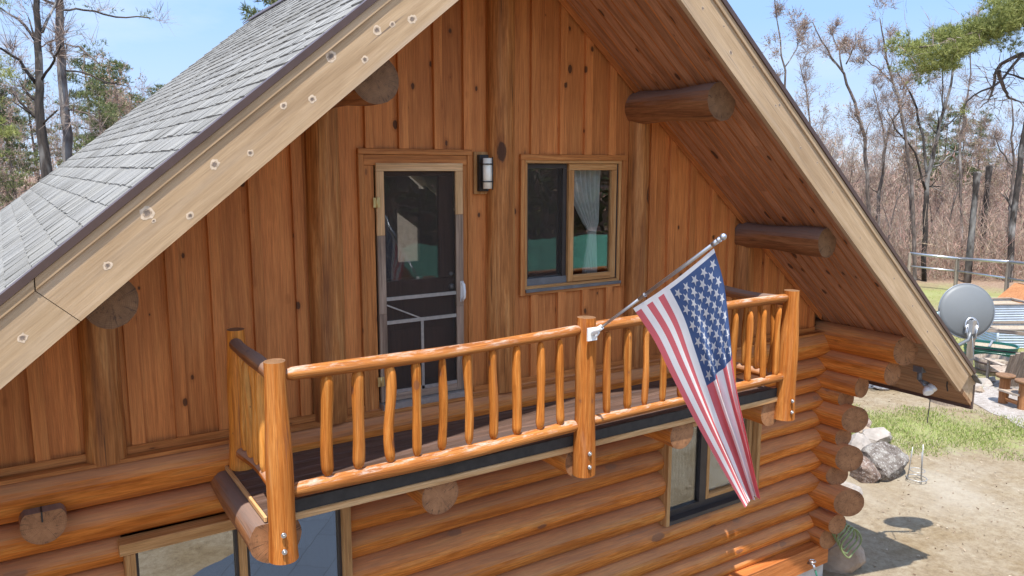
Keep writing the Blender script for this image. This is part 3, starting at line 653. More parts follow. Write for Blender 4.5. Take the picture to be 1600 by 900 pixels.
    child(mb, 'eave_soffit', M['soffit_pale'], roof)
    mb = MB(); mb.box((sg*(Xend+.02) if sg > 0 else sg*(Xend+.06), -1.27, zline(Xend, ZS)-.05), (sg*(Xend+.06) if sg > 0 else sg*(Xend+.02), YB, zline(Xend, ZS)+.26), (0, 1, 0))
    child(mb, 'eave_fascia', M['drip'], roof)
# purlin logs under the soffit
for x, z, yy, r in ((1.6237, 2.325, -1.085, .165), (-1.6237, 2.325, -1.085, .165), (3.247, 1.0, -1.085, .15), (-3.247, 1.0, -1.085, .155), (0, 3.55, -1.1, .165)):
    mb = MB(); mb.log((x, .25, z+.01), (x, yy, z), r*.93, r, n=24, segs=9, wob=.012, oval=1.0)
    part(mb, 'purlin_log', [M['darklog'], M['endpale']])
# --- back and side shell so that the rooms are enclosed
mb = MB(); WB = (2.15, 2.95, .05, 1.35)
def bw(x0, x1, z0, z1): mb.box((x0, YB-.35, z0), (x1, YB-.25, z1), (0, 0, 1))
mb.hexa([(-4.7, YB-.35, -.3), (2.15, YB-.35, -.3), (2.15, YB-.25, -.3), (-4.7, YB-.25, -.3), (-4.7, YB-.35, .02), (2.15, YB-.35, 2.1), (2.15, YB-.25, 2.1), (-4.7, YB-.25, .02)], (0, 0, 1))
mb.hexa([(-2.5, YB-.35, 1.6), (2.15, YB-.35, 1.9), (2.15, YB-.25, 1.9), (-2.5, YB-.25, 1.6), (-.05, YB-.35, 3.8), (.05, YB-.35, 3.8), (.05, YB-.25, 3.8), (-.05, YB-.25, 3.8)], (0, 0, 1))
bw(2.15, 2.95, -.3, .0); bw(2.15, 2.35, .0, 2.0); mb.hexa([(2.35, YB-.35, .95), (2.8, YB-.35, .62), (2.8, YB-.25, .62), (2.35, YB-.25, .95), (2.35, YB-.35, 1.8), (2.8, YB-.35, 1.4), (2.8, YB-.25, 1.4), (2.35, YB-.25, 1.8)], (0, 0, 1)); bw(2.8, 2.95, .0, 1.35)
mb.hexa([(2.95, YB-.35, -.3), (4.7, YB-.35, -.3), (4.7, YB-.25, -.3), (2.95, YB-.25, -.3), (2.95, YB-.35, 1.4), (4.7, YB-.35, .0), (4.7, YB-.25, .0), (2.95, YB-.25, 1.4)], (0, 0, 1))
mb.box((-6.4, YB-.35, G), (4.8, YB-.25, -.31))
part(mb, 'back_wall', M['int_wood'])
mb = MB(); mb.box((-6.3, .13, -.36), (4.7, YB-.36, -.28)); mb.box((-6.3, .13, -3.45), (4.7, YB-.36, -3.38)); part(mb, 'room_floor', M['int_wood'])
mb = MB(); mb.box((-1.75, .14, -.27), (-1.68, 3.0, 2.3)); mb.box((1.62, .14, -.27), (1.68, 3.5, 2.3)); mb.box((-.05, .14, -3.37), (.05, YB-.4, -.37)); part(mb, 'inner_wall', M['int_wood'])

# --- windows
def casing(mb, o, wt, y0, y1, mi=0, bottom=True, wb=None):
    x0, x1, z0, z1 = o
    mb.box((x0, y0, z1-wt), (x1, y1, z1), (1, 0, 0), mi); mb.box((x0, y0+.001, z0), (x0+wt, y1, z1-wt-.001), (0, 0, 1), mi); mb.box((x1-wt, y0+.001, z0), (x1, y1, z1-wt-.001), (0, 0, 1), mi)
    if bottom: b = wb or wt; mb.box((x0+wt+.001, y0, z0), (x1-wt-.001, y1, z0+b), (1, 0, 0), mi)
def pane(parent, x0, x1, z0, z1, y, mat, name='pane'):
    mb = MB(); mb.box((x0, y, z0), (x1, y+.005, z1)); return child(mb, name, mat, parent)
# gable window
mb = MB(); casing(mb, WO, .05, -.035, .03)
win = part(mb, 'window', M['trim'], bevel=.003)
mb = MB(); casing(mb, (.272, 1.425, .625, 1.82), .03, -.02, .11); child(mb, 'frame', M['pine_frame'], win, .002)
mb = MB(); casing(mb, (.303, .79, .66, 1.788), .045, .035, .06); mb2 = mb; child(mb, 'screen_frame', M['darkframe'], win)
pane(win, .35, .745, .70, 1.74, .045, M['mesh'], 'insect_screen'); pane(win, .30, .80, .72, 1.75, .085, M['glass2'])
mb = MB(); casing(mb, (.795, 1.385, .66, 1.788), .062, .004, .05); child(mb, 'sash', M['pine_frame'], win, .003)
pane(win, .855, 1.325, .72, 1.73, .03, M['glass3'])
mb = MB(); mb.box((.275, -.05, .605), (1.42, .03, .632)); mb.box((.303, .03, .655), (.80, .1, .72), mi=0); child(mb, 'sill', M['sillgrey'], win)
mb = MB(); mb.box((1.385, .0, .66), (1.40, .08, 1.788), (0, 0, 1)); child(mb, 'track', M['darkframe'], win)
# lower right window
mb = MB(); casing(mb, RW, .05, -.165, .05, bottom=False)
win2 = part(mb, 'window', M['pine_frame'], bevel=.003)
mb = MB(); mb.box((RW[0]+.051, -.158, RW[2]), (RW[1]-.051, .03, RW[2]+.045)); mb.box((RW[0]+.052, -.07, RW[2]+.046), (RW[1]-.052, .04, RW[2]+.12)); mb.box((2.64, -.075, RW[2]+.12), (2.74, .03, -1.05), (0, 0, 1)); child(mb, 'bronze_sill', M['darkframe'], win2)
pane(win2, 2.10, 2.64, RW[2]+.10, -1.05, -.04, M['glass3'])
mb = MB(); casing(mb, (2.745, 3.49, RW[2]+.125, -1.05), .045, -.08, .02); child(mb, 'sash', M['pine_frame'], win2, .003); pane(win2, 2.79, 3.445, RW[2]+.17, -1.09, -.03, M['glass3'])
# lower left window
mb = MB(); mb.box((LW[0]-.03, -.17, LW[3]-.085), (LW[1]+.03, -.03, LW[3])); mb.box((LW[0], -.165, LW[2]), (LW[0]+.07, -.03, LW[3]-.087), (0, 0, 1)); mb.box((LW[1]-.07, -.165, LW[2]), (LW[1], -.03, LW[3]-.087), (0, 0, 1)); mb.box((LW[0], -.165, LW[2]-.08), (LW[1], -.03, LW[2]))
win3 = part(mb, 'window', M['pine_frame'], bevel=.004)
mb = MB()
for x0, x1 in ((-3.13, -2.42), (-2.36, -1.60)): casing(mb, (x0, x1, LW[2], LW[3]-.088), .022, -.11, -.06, mi=1)
mb.box((-2.419, -.13, LW[2]), (-2.361, -.03, LW[3]-.088), (0, 0, 1), mi=0); child(mb, 'frame', [M['pine_frame'], M['darkframe']], win3)
pane(win3, -3.12, -2.44, LW[2]+.02, LW[3]-.1, -.08, M['glass2']); pane(win3, -2.34, -1.62, LW[2]+.02, LW[3]-.1, -.08, M['glass2'])

# --- door
mb = MB(); casing(mb, DO, .045, -.04, .03, bottom=False); casing(mb, (-1.283, -.337, ZW, 1.853), .085, -.03, .03, bottom=False)
door = part(mb, 'door', M['trim'], bevel=.003)
mb = MB(); mb.box((-1.184, -.042, .55), (-1.115, -.012, 1.2), (0, 0, 1), 0); mb.box((-1.184, -.042, 1.201), (-1.115, -.012, 1.72), (0, 0, 1), 1); mb.box((-.455, -.042, .55), (-.384, -.012, 1.35), (0, 0, 1), 0)
mb.box((-1.184, -.042, ZW+.05), (-1.115, -.012, .549), (0, 0, 1), 0); mb.box((-.455, -.042, ZW+.05), (-.384, -.012, .549), (0, 0, 1), 0)
mb.box((-.455, -.042, 1.351), (-.384, -.012, 1.72), (0, 0, 1), 1); mb.box((-1.184, -.0425, 1.721), (-.384, -.012, 1.786), (1, 0, 0), 1); mb.box((-1.114, -.041, ZW+.05), (-.456, -.012, ZW+.11), (1, 0, 0), 0)
scr = child(mb, 'screen_door', [M['screen_frame'], M['screen_fresh']], door, .003)
mb = MB(); mb.box((-1.114, -.035, .655), (-.456, -.022, .685)); mb.box((-1.114, -.035, .455), (-.456, -.022, .485)); mb.box((-.80, -.034, ZW+.11), (-.775, -.022, .454), (0, 0, 1)); mb.bar((-1.11, -.03, .62), (-.79, -.03, .475), .012, .012); mb.box((-1.114, -.034, ZW+.111), (-.456, -.022, ZW+.14))
child(mb, 'push_bars', M['bars'], door)
mb = MB(); mb.box((-1.12, -.024, ZW+.08), (-.45, -.022, 1.74)); child(mb, 'insect_screen', M['mesh'], door)
mb = MB(); x0, x1 = -1.14, -.43
mb.box((x0, .05, ZW), (x1, .09, .80), (0, 0, 1)); mb.box((x0, .05, 1.68), (x1, .09, 1.8), (1, 0, 0)); mb.box((x0, .05, .801), (x0+.06, .09, 1.679), (0, 0, 1)); mb.box((x1-.14, .05, .801), (x1, .09, 1.679), (0, 0, 1))
mb.box((x0+.09, .044, -.08), (-.82, .052, .38), (0, 0, 1)); mb.box((-.76, .044, -.08), (x1-.1, .052, .38), (0, 0, 1))
child(mb, 'inner_door', M['door_wood'], door, .004); pane(door, x0+.06, x1-.14, .80, 1.68, .07, M['glass'])
mb = MB(); mb.ball((-.47, .025, .72), .028); child(mb, 'door_knob', M['bars'], door)
mb = MB(); mb.ball((-.47, .03, .83), .02); child(mb, 'deadbolt', M['bars'], door)
mb = MB(); mb.tube([(-.405, -.045, .60), (-.405, -.085, .63), (-.405, -.09, .68), (-.405, -.08, .74), (-.405, -.045, .76)], .014); mb.box((-.42, -.052, .59), (-.39, -.042, .77)); child(mb, 'door_handle', M['white'], door)
for z in (1.47, -.02):
    mb = MB(); mb.box((-1.215, -.05, z-.04), (-1.188, -.0445, z+.04)); mb.box((-1.183, -.05, z-.04), (-1.158, -.0445, z+.04)); mb.tube([(-1.1855, -.052, z-.042), (-1.1855, -.052, z+.042)], .006); child(mb, 'hinge', M['brass'], door)
mb = MB(); mb.box((-1.19, -.10, ZW-.02), (-.38, .05, ZW+.045)); child(mb, 'threshold', M['bars'], door)
# --- wall lamp
mb = MB(); mb.box((-.235, -.075, 1.545), (-.145, -.0, 1.86), (0, 0, 1))
lamp = part(mb, 'wall_lamp', M['black'], bevel=.004)
mb = MB(); mb.tube([(-.19, -.125, 1.57), (-.19, -.125, 1.83)], .042, n=16); child(mb, 'lamp_shade', M['lampglass'], lamp)
mb = MB()
for z in (1.63, 1.78):
    mb.tube([(-.24, -.07, z), (-.24, -.14, z), (-.21, -.172, z), (-.17, -.172, z), (-.14, -.14, z), (-.14, -.07, z)], .005)
mb.tube([(-.165, -.172, 1.56), (-.165, -.172, 1.84)], .005); mb.tube([(-.24, -.13, 1.56), (-.24, -.13, 1.84)], .005); child(mb, 'lamp_guard', M['black'], lamp)
# mounting block of the lamp
mb = MB(); mb.box((-.262, -.03, 1.52), (-.118, -.002, 1.885), (0, 0, 1)); child(mb, 'mounting_block', M['pine_frame'], lamp, .003)
# --- flood light under the right eave
mb = MB(); mb.box((5.42, -.98, -.70), (5.54, -.86, -.62)); mb.tube([(5.48, -.92, -.70), (5.48, -.92, -.80)], .03)
fl = part(mb, 'flood_light', M['sillgrey'], bevel=.005)
for dx, dy in ((-.02, -.10), (.12, -.06)):
    mb = MB(); c = np.array([5.48+dx, -.92+dy, -.86]); g = nrm((dx*.6-.2, dy-.2, -.3)); mb.tube([np.array([5.48, -.92, -.8]), c], .02); mb.tube([c, c+g*.04, c+g*.09, c+g*.095], [.025, .05, .062, .05], n=16, mi=1)
    child(mb, 'flood_lamp', [M['sillgrey'], M['white']], fl)
mb = MB(); p0 = np.array([5.62, -1.2, -.72]); mb.tube([p0+(0, .02*math.sin(i), -.06*i) for i in range(4)], .008); child(mb, 'cable', M['black'], fl)

# --- balcony
mb = MB(); ZD = -.435; y = -1.20
while y < -.06:
    x0, x1 = -2.47, 2.62; y2 = y+.138
    mb.box((x0+random.uniform(-.004, .004), y, ZD-.035), (x1, min(y2, -.03)-.006, ZD), (1, 0, 0)); y = y2
balc = part(mb, 'balcony', M['deck'], bevel=.003)
def bal(mb, name, mats, bevel=0): return child(mb, name, mats, balc, bevel)
mb = MB(); mb.box((-2.34, -1.232, ZD-.05), (2.62, -1.203, ZD-.004)); bal(mb, 'fascia', M['deck_edge'], .004)
mb = MB(); mb.box((-2.33, -1.216, ZD-.003), (2.61, -1.201, ZD+.08)); bal(mb, 'dark_strip', M['rim'])  # dark strip added along the deck front to hide its sunlit dashes
mb = MB(); mb.box((-2.495, -1.2, ZD-.03), (-2.474, -.06, ZD+.006), (0, 1, 0)); bal(mb, 'fascia', M['deck_edge'], .004)
for x in (-2.43, -1.24, .02, 1.18, 2.36):
    r = .162 if x < -2 else .142
    mb = MB(); mb.log((x, .1, -.585), (x, -1.205 if x in (-2.43, .02, 2.36) else -1.19, -.585), r*.97, r, n=26, segs=8, wob=.006, flat=ZD-.038)
    bal(mb, 'joist', [M['log'] if x > -2 else M['darklog'], M['endlog']])
PZ = .60
def rpost(x, y, z0, z1, r, bolts=False, lean=0, mt='rail'):
    mb = MB(); mb.log((x+lean, y, z1), (x, y, z0), r*.86, r*1.12, n=18, segs=10, wob=.006)
    if bolts:
        for dz in (.09, .2):
            c = np.array([x-.02, y-r*1.10, z0+dz]); mb.tube([c, c+(0, -.012, 0)], [.017, .017], n=10, mi=2); mb.tube([c+(0, -.012, 0), c+(0, -.022, 0)], [.009, .008], n=6, mi=2)
    bal(mb, 'post', [M[mt], M['endpale'], M['metal']])
rpost(-2.405, -1.27, -.70, .585, .081, True); rpost(.01, -1.27, -.67, .605, .082, True); rpost(2.50, -1.25, -.66, .60, .088, True, .01)
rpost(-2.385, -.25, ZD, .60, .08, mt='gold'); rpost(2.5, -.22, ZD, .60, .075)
def rail(A, B, r, mat='railtop', bend=.012): 
    mb = MB(); mb.log(A, B, r, r*.96, n=14, segs=14, wob=.004, bend=bend, round_=.04, kink=.006); bal(mb, 'rail', [M[mat], M['endpale']])
rail((-2.34, -1.255, .485), (-.04, -1.25, .505), .043); rail((.07, -1.25, .515), (2.44, -1.25, .535), .043)
rail((-2.335, -1.255, -.275), (-.05, -1.25, -.262), .05); rail((.08, -1.25, -.255), (2.44, -1.25, -.24), .042)
rail((-2.40, -.27, .50), (-2.40, -1.22, .47), .05, 'darklog'); rail((-2.40, -.3, -.30), (-2.40, -1.24, -.27), .042, 'rail')
rail((2.5, -.27, .50), (2.5, -1.22, .49), .05, 'darklog'); rail((2.5, -.3, -.27), (2.5, -1.2, -.27), .042, 'rail')
bxs = [-2.085, -1.872, -1.654, -1.452, -1.246, -1.034, -.829, -.622, -.41, -.222, .254, .469, .663, .861, 1.073, 1.30, 1.52, 1.74, 1.94, 2.14, 2.33]
for i, x in enumerate(bxs):
    rr = random.uniform(.031, .037) if x < 0 else random.uniform(.028, .034)
    if i < 2: rr = .041
    mb = MB(); dx = random.uniform(-.012, .012)
    mb.log((x+dx, -1.25, .455), (x-dx*.5, -1.25+random.uniform(-.006, .006), -.262+.04), rr*.93, rr, n=12, segs=9, wob=.003, bend=random.uniform(0, .009), kink=random.uniform(.002, .006) if i not in (2,) else .014, round_=.05)
    bal(mb, 'baluster', [M['balu'], M['balu']])
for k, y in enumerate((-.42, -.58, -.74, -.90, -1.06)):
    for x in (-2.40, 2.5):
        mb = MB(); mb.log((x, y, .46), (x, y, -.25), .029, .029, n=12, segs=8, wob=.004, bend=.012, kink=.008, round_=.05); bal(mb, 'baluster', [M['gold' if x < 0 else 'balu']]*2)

# --- satellite dish on the right eave
dishT = thing('satellite_dish', 'grey oval satellite dish mounted at the right roof eave', 'satellite dish', (6.18, -.62, -.9))
cdir = nrm(np.array([-.50, -.83, .20])); C0 = at(1510, 486, 1, -.79); rx = nrm(np.cross(cdir, (0, 0, 1))); uz = np.cross(rx, cdir)
mb = MB(); V = []; Fc = []; nR, nA = 8, 40
for i in range(nR+1):
    rr = i/nR
    for k in range(nA):
        th = 2*math.pi*k/nA; V.append(C0+rx*math.cos(th)*rr*.365+uz*math.sin(th)*rr*.35+cdir*(-.075*rr*rr+.075))
b0 = len(V); V += [v-cdir*-.012 for v in V]
V = [np.array(v) for v in V]
for i in range(nR):
    for k in range(nA):
        a, b, c, d = i*nA+k, i*nA+(k+1) % nA, (i+1)*nA+(k+1) % nA, (i+1)*nA+k
        Fc.append((a, b, c, d)); Fc.append((b0+a, b0+d, b0+c, b0+b))
for k in range(nA): Fc.append((nR*nA+k, nR*nA+(k+1) % nA, b0+nR*nA+(k+1) % nA, b0+nR*nA+k))
mb.add(V, Fc, V, smooth=True); mb.tube([C0+rx*math.cos(t_)*.37+uz*math.sin(t_)*.355+cdir*.004 for t_ in np.linspace(0, 2*math.pi, 41)], .009, mi=1)
mb.build('reflector', [M['dish'], M['dishrim']], dishT)
mb = MB(); hb_ = C0-uz*.17+cdir*.10
mb.tube([hb_+rx*math.cos(t_)*.085+uz*(math.sin(t_)*.11-.03) for t_ in np.linspace(-.3, 3.5, 12)], .012); mb.tube([hb_+rx*.08-uz*.0, hb_+rx*.05-uz*.2], .011); mb.tube([hb_-rx*.085, hb_-rx*.04-uz*.2], .011); mb.box(tuple(hb_-np.array([.05, .04, .12])), tuple(hb_+np.array([.05, .05, .05])))
mb.build('mounting_bracket', M['metal'], dishT)
mb = MB(); ft = np.array([6.15, -.60, -.80]); mb.tube([hb_-uz*.05, hb_-uz*.2+(-.05, .02, 0), ft+(.12, 0, .06), ft], .022, n=10); mb.tube([hb_-uz*.15, hb_-uz*.4+(.04, 0, -.05), ft+(.25, 0, -.15), ft+(.2, 0, -.8)], .007); mb.box(tuple(ft-.06), tuple(ft+.05))
mb.build('mast', M['sillgrey'], dishT)

# --- flag on its pole
flag = thing('flag', 'faded American flag hanging folded from a tilted pole on the middle balcony post', 'flag', (.08, -1.36, .47))
mb = MB(); B0 = at(925, 522, 1, -1.375); mb.box(tuple(B0-np.array([.045, .008, .05])), tuple(B0+np.array([.045, .006, .05]))); TIP = atd(1130, 370, 4.85); PD = nrm(TIP-B0)
mb.tube([B0-PD*.0, B0+PD*.13], .02, n=10); mb.tube([B0+PD*.02-np.array([0, 0, .02]), B0+PD*.05-np.array([0, 0, .05]), B0+PD*.1-np.array([0, 0, .03])], .006)
mb.build('bracket', M['white'], flag)
mb = MB(); mb.tube([B0+PD*.02, B0+PD*.6], .0105, n=10); mb.tube([B0+PD*.6, TIP], .0125, n=10); mb.tube([TIP-PD*.1, TIP-PD*.055], .017); mb.tube([TIP-PD*.045, TIP-PD*.03], .018); mb.ball(TIP, .022)
mb.tube([B0+PD*.66, B0+PD*.67], .016)
mb.build('pole', M['metal'], flag)
PLEN = np.linalg.norm(TIP-B0)
# control rows from hoist to fly end; each row is a curve across the flag width (u 0 = bottom stripe side, 1 = canton side)
dep = lambda P: float((np.asarray(P)-CAM)@FW)
Hb = B0+PD*(PLEN*.36); Ht = TIP-PD*.085
dA, dB = dep(Hb), dep(Ht)
rowsL = [(997, 478), (1021, 530), (1048, 585), (1076, 640), (1104, 692), (1130, 738), (1149, 770), (1162, 791)]
rowsR = [(1120, 386), (1131, 440), (1140, 500), (1147, 560), (1156, 620), (1168, 680), (1179, 735), (1187, 772)]
LL = [atd(x, y, dA+(dB-dA)*.9*(i/7)) for i, (x, y) in enumerate(rowsL)]; RR = [atd(x, y, dB+.02*i/7) for i, (x, y) in enumerate(rowsR)]
LL[0] = Hb-np.array([0, 0, .035]); RR[0] = Ht-np.array([0, 0, .03])
def cat(P, t):
    t = t*(len(P)-1); i = min(int(t), len(P)-2); f = t-i
    p0 = P[max(i-1, 0)]; p1 = P[i]; p2 = P[i+1]; p3 = P[min(i+2, len(P)-1)]
    return .5*((2*p1)+(-p0+p2)*f+(2*p0-5*p1+4*p2-p3)*f*f+(-p0+3*p1-3*p2+p3)*f**3)
def surf(u, v):
    a = cat(LL, v); b = cat(RR, v); d = b-a; tow = -FW
    s = min(1, v*1.6)
    # pleats gather towards the canton side as the cloth falls
    pl = s*(.022*math.sin(2*math.pi*(2.6*u**1.5)+.6+v*1.2)+.03*s*math.sin(2*math.pi*3.6*u**2.2+1.4-v*1.5)*min(1, u*2.2)) 
    uu = u + s*.045*math.sin(2*math.pi*3.1*u**1.6+.4)*min(1, u*3)*(1-u)*1.6
    sag = -.02*math.sin(math.pi*u)*(1-v)
    return a+d*uu+tow*pl*1.4+np.array([0, 0, sag])
NU, NV = 156, 110
V = [surf(i/NU, j/NV) for j in range(NV+1) for i in range(NU+1)]; Fc = []; MI = []
for j in range(NV):
    for i in range(NU):
        Fc.append((j*(NU+1)+i, j*(NU+1)+i+1, (j+1)*(NU+1)+i+1, (j+1)*(NU+1)+i))
        u = (i+.5)/NU; v = (j+.5)/NV; st = int(u*13)
        MI.append(1 if v < .03 else (2 if (v < .42 and st >= 6) else (0 if st % 2 == 0 else 1)))
mb = MB(); mb.add(V, Fc, V, mi=MI, smooth=True)
def star(cu, cv, side):
    # outline in cloth metres: width .91 across u, length 1.5 along v
    P = []
    for k in range(10):
        r = .034 if k % 2 == 0 else .0135; a = math.pi/2+k*math.pi/5
        du, dv = math.cos(a)*r/.91, math.sin(a)*r/1.5*1.05
        P.append((cu-dv*1.5/.91, cv+du*.91/1.5))
    P.append((cu, cv)); W = []
    for u, v in P:
        p = surf(u, v); e = .004; n = np.cross(surf(u+e, v)-p, surf(u, v+e)-p); n = nrm(n)
        W.append(p+n*.0022*side)
    mb.add(W, [(10, k, (k+1) % 10) for k in range(10)], W, mi=1)
for r in range(9):
    for c in range(6 if r % 2 == 0 else 5):
        cu = 1-(r+1)*.0538*1.0; cv = .03+.39*((c+.5)/6+(.0 if r % 2 == 0 else 1/12))
        for side in (-1, 1): star(cu, cv, side)
mb.build('cloth', [M['f_red'], M['f_white'], M['f_blue']], flag)

# --- curtains and blinds seen in the windows
def drape(name, label, rows, y, mat, folds=6, amp=.02, cat='curtain'):
    # rows: (z, x_left, x_right)
    V = []; nU = 60; nV = 24; zs = [r[0] for r in rows]
    for j in range(nV+1):
        z = zs[0]+(zs[-1]-zs[0])*j/nV
        xl = np.interp(-z, [-r[0] for r in rows], [r[1] for r in rows]); xr = np.interp(-z, [-r[0] for r in rows], [r[2] for r in rows])
        for i in range(nU+1):
            u = i/nU; V.append((xl+(xr-xl)*u, y+amp*math.sin(u*folds*6.28+.8*math.sin(j*.3)), z))
    Fc = [(j*(nU+1)+i, j*(nU+1)+i+1, (j+1)*(nU+1)+i+1, (j+1)*(nU+1)+i) for j in range(nV) for i in range(nU)]
    m = MB(); m.add(V, Fc, V, smooth=True); o = m.build(name, mat, None, org=((rows[0][1]+rows[0][2])/2, y, zs[-1])); sol = o.modifiers.new('thickness', 'SOLIDIFY'); sol.thickness = .003
    return tag(o, label, cat)
drape('curtain', 'white curtain tied back at the right side of the upper window', [(1.80, .84, 1.30), (1.5, .92, 1.29), (1.2, 1.09, 1.27), (1.13, 1.16, 1.24), (1.0, 1.14, 1.25), (.70, 1.10, 1.27)], .16, M['curtain'], 7, .022)
drape('curtain', 'white curtain edge at the far left of the upper window', [(1.80, .27, .50), (1.4, .27, .40), (1.1, .27, .33)], .16, M['curtain'], 4, .015)
drape('curtain', 'beige gathered curtain in left half of the lower window behind the flag', [(-1.05, 2.06, 2.70), (-2.08, 2.06, 2.70)], .10, M['sheer'], 13, .018)
drape('blind', 'cream blind in right half of the lower window behind the flag', [(-1.05, 2.78, 3.46), (-2.0, 2.78, 3.46)], .0, M['blind'], .3, .003, 'blind')
drape('curtain', 'dark curtain behind the lower left window beside the corner joist', [(-1.0, -2.14, -1.56), (-2.4, -2.14, -1.56)], .10, M['chair'], 5, .02)

# --- hose and tap at the corner
mb = MB(); hc = np.array([5.03, -.30, -3.22])
for k in range(5):
    ox, oz = random.uniform(-.03, .03), random.uniform(-.02, .02); rr = .2+.025*k
    mb.tube([hc+np.array([.02*k+math.sin(t_)*rr*.62, -.03*k+.02*math.sin(3*t_), .2-rr*1.25*(1-math.cos(t_))*.5-.02*k+.25]) for t_ in np.linspace(0, 2*math.pi, 26)], .011, n=6)
hz = mb.build('garden_hose', M['hose'], None, org=(5.1, -.35, -3.6)); tag(hz, 'coiled olive garden hose hanging at the house corner under the log ends', 'hose')
tapT = MB(); tapT.tube([(4.56, -.19, -3.25), (4.56, -.27, -3.25), (4.56, -.30, -3.30)], .018); tapT.tube([(4.56, -.25, -3.25), (4.56, -.25, -3.20)], .008); tapT.tube([(4.56+.04*math.cos(a), -.25+.04*math.sin(a), -3.2) for a in np.linspace(0, 6.28, 10)], .008)
tp_ = part(tapT, 'tap', M['metal'])
mb = MB(); mb.tube([(4.56, -.30, -3.30), (4.58, -.32, -3.4), (4.60, -.33, -3.58)], .012, n=8); o = mb.build('hose_end', M['hosedark'], None, org=(4.6, -.33, -3.6)); tag(o, 'short dark green hose hanging from the tap on the house corner', 'hose')

# ------------------------------------------------------------------ yard
def rock(name, label, c, s, mat, cuts=9, seed=0, group=None, cat='boulder', flat=1.):
    rg = random.Random(seed); import bmesh
    bm = bmesh.new(); bmesh.ops.create_icosphere(bm, subdivisions=4, radius=1)
    pl = [(Vector((rg.uniform(-1, 1), rg.uniform(-1, 1), rg.uniform(-.6, 1))).normalized(), rg.uniform(.48, .85)) for _ in range(cuts+5)]
    for v in bm.verts:
        for n, d in pl:
            k = v.co.dot(n)
            if k > d: v.co -= n*(k-d)*.98
        v.co *= 1+.03*math.sin(v.co.x*9+seed)*math.cos(v.co.y*8+v.co.z*7)+.012*math.sin(v.co.z*23+v.co.x*17)
        v.co = Vector((v.co.x*s[0], v.co.y*s[1], v.co.z*s[2]*flat))
    me = bpy.data.meshes.new(name); bm.to_mesh(me); bm.free(); me.materials.append(M[mat]); o = bpy.data.objects.new(name, me); col.objects.link(o); o.location = c
    return tag(o, label, cat, group)
def gp(x, y, z=G): p = at(x, y, 2, z); return p
p = gp(1382, 738); rock('boulder', 'large grey granite boulder with dark broken front face beside the lawn', (p[0]+.05, p[1], G+.2), (.66, .45, .36), 'rockdark', 10, 3)
p = gp(1352, 748); rock('boulder', 'smaller brown boulder at the foot of the large grey one', (p[0], p[1], G+.16), (.34, .3, .28), 'rockbrown', 8, 5)
p = gp(1366, 690); rock('boulder', 'white flat-topped rock behind the large grey boulder', (p[0], p[1], G+.14), (.42, .28, .2), 'rocklight', 8, 8)
p = gp(1345, 676); rock('boulder', 'small round grey rock at the left end of the rock pile', (p[0], p[1], G+.16), (.2, .2, .22), 'rockbrown', 7, 12)
p = gp(1335, 668); rock('boulder', 'small pink-grey rock half hidden by the log ends', (p[0]-.3, p[1]-.4, G+.08), (.22, .2, .16), 'rockbeige', 7, 14)
p = gp(1338, 715); rock('boulder', 'pale squared stone leaning between the log ends and the grey boulder', (p[0], p[1], G+.2), (.34, .25, .26), 'rocklight', 6, 21)
p = gp(1318, 775); rock('boulder', 'whitish low rock beside the house shadow edge', (p[0], p[1], G+.1), (.34, .3, .2), 'rocklight', 6, 25)
rock('boulder', 'big beige boulder against the house corner below the hose', (5.42, -.05, G+.14), (.3, .35, .34), 'rockbeige', 6, 30)
# edging stones along the path and the gravel path
edge = [(1352, 602, .5), (1378, 606, .55), (1405, 607, .6), (1432, 610, .5), (1458, 612, .5), (1515, 606, .45), (1537, 601, .5), (1385, 590, .6), (1425, 597, .6), (1345, 588, .4), (1530, 612, .35), (1548, 596, .4)]
words = ['first', 'second', 'third', 'fourth', 'fifth', 'sixth']
for i, (x, y, s) in enumerate(edge):
    q = gp(x, y); rock('edging_stone', 'pale flat edging stone between the path and the lawn', (q[0], q[1], G+.05), (s*.6, s*.42, .11), random.choice(['rocklight', 'rockbeige', 'rocklight']), 7, 50+i, 'edging stones along the path', 'stone')
pp = [gp(*q) for q in ((1340, 575), (1420, 585), (1500, 585), (1640, 610), (1640, 690), (1570, 655), (1500, 622), (1420, 612), (1345, 606))]
_pp = []
for i in range(len(pp)):
    a, b = np.array(pp[i]), np.array(pp[(i+1) % len(pp)])
    for f in np.arange(0, 1, .45/max(.46, np.linalg.norm(b[:2]-a[:2]))): c_ = a+(b-a)*f; _pp.append((c_[0]+random.uniform(-.12, .12), c_[1]+random.uniform(-.12, .12)))
sheet('path', _pp, G+.012, M['gravel'])
sheet('patio', [(-4.6, -3.1), (-2.2, -4.45), (-.46, -5.4), (3.9, -7.7), (3.9, -.45), (-4.6, -.45)], G+.02, M['paver'])
# stump under the eave tip
q = gp(1480, 628); mb = MB(); mb.log((q[0], q[1], G), (q[0], q[1], G+.33), .36, .33, n=20, segs=4, wob=.02); o = mb.build('stump', [M['old_plank'], M['old_plank']], None, org=(q[0], q[1], G)); tag(o, 'grey tree stump seat at the edge of the gravel path', 'stump')
# wire plant stand
q = gp(1432, 752); mb = MB()
for k in range(3):
    a = k*2.1; mb.tube([(q[0]+.14*math.cos(a), q[1]+.14*math.sin(a), G), (q[0]+.1*math.cos(a), q[1]+.1*math.sin(a), G+.5+.1*k)], .009, n=5)
mb.tube([(q[0]+.16*math.cos(a), q[1]+.16*math.sin(a), G+.06) for a in np.linspace(0, 6.28, 14)], .008, n=5)
mb.tube([(q[0]+.12*math.cos(a), q[1]+.12*math.sin(a), G+.2) for a in np.linspace(0, 6.28, 14)], .006, n=5)
o = mb.build('plant_stand', M['bars'], None, org=(q[0], q[1], G)); tag(o, 'thin wire plant support standing in the dirt beside the grey boulder', 'plant support')
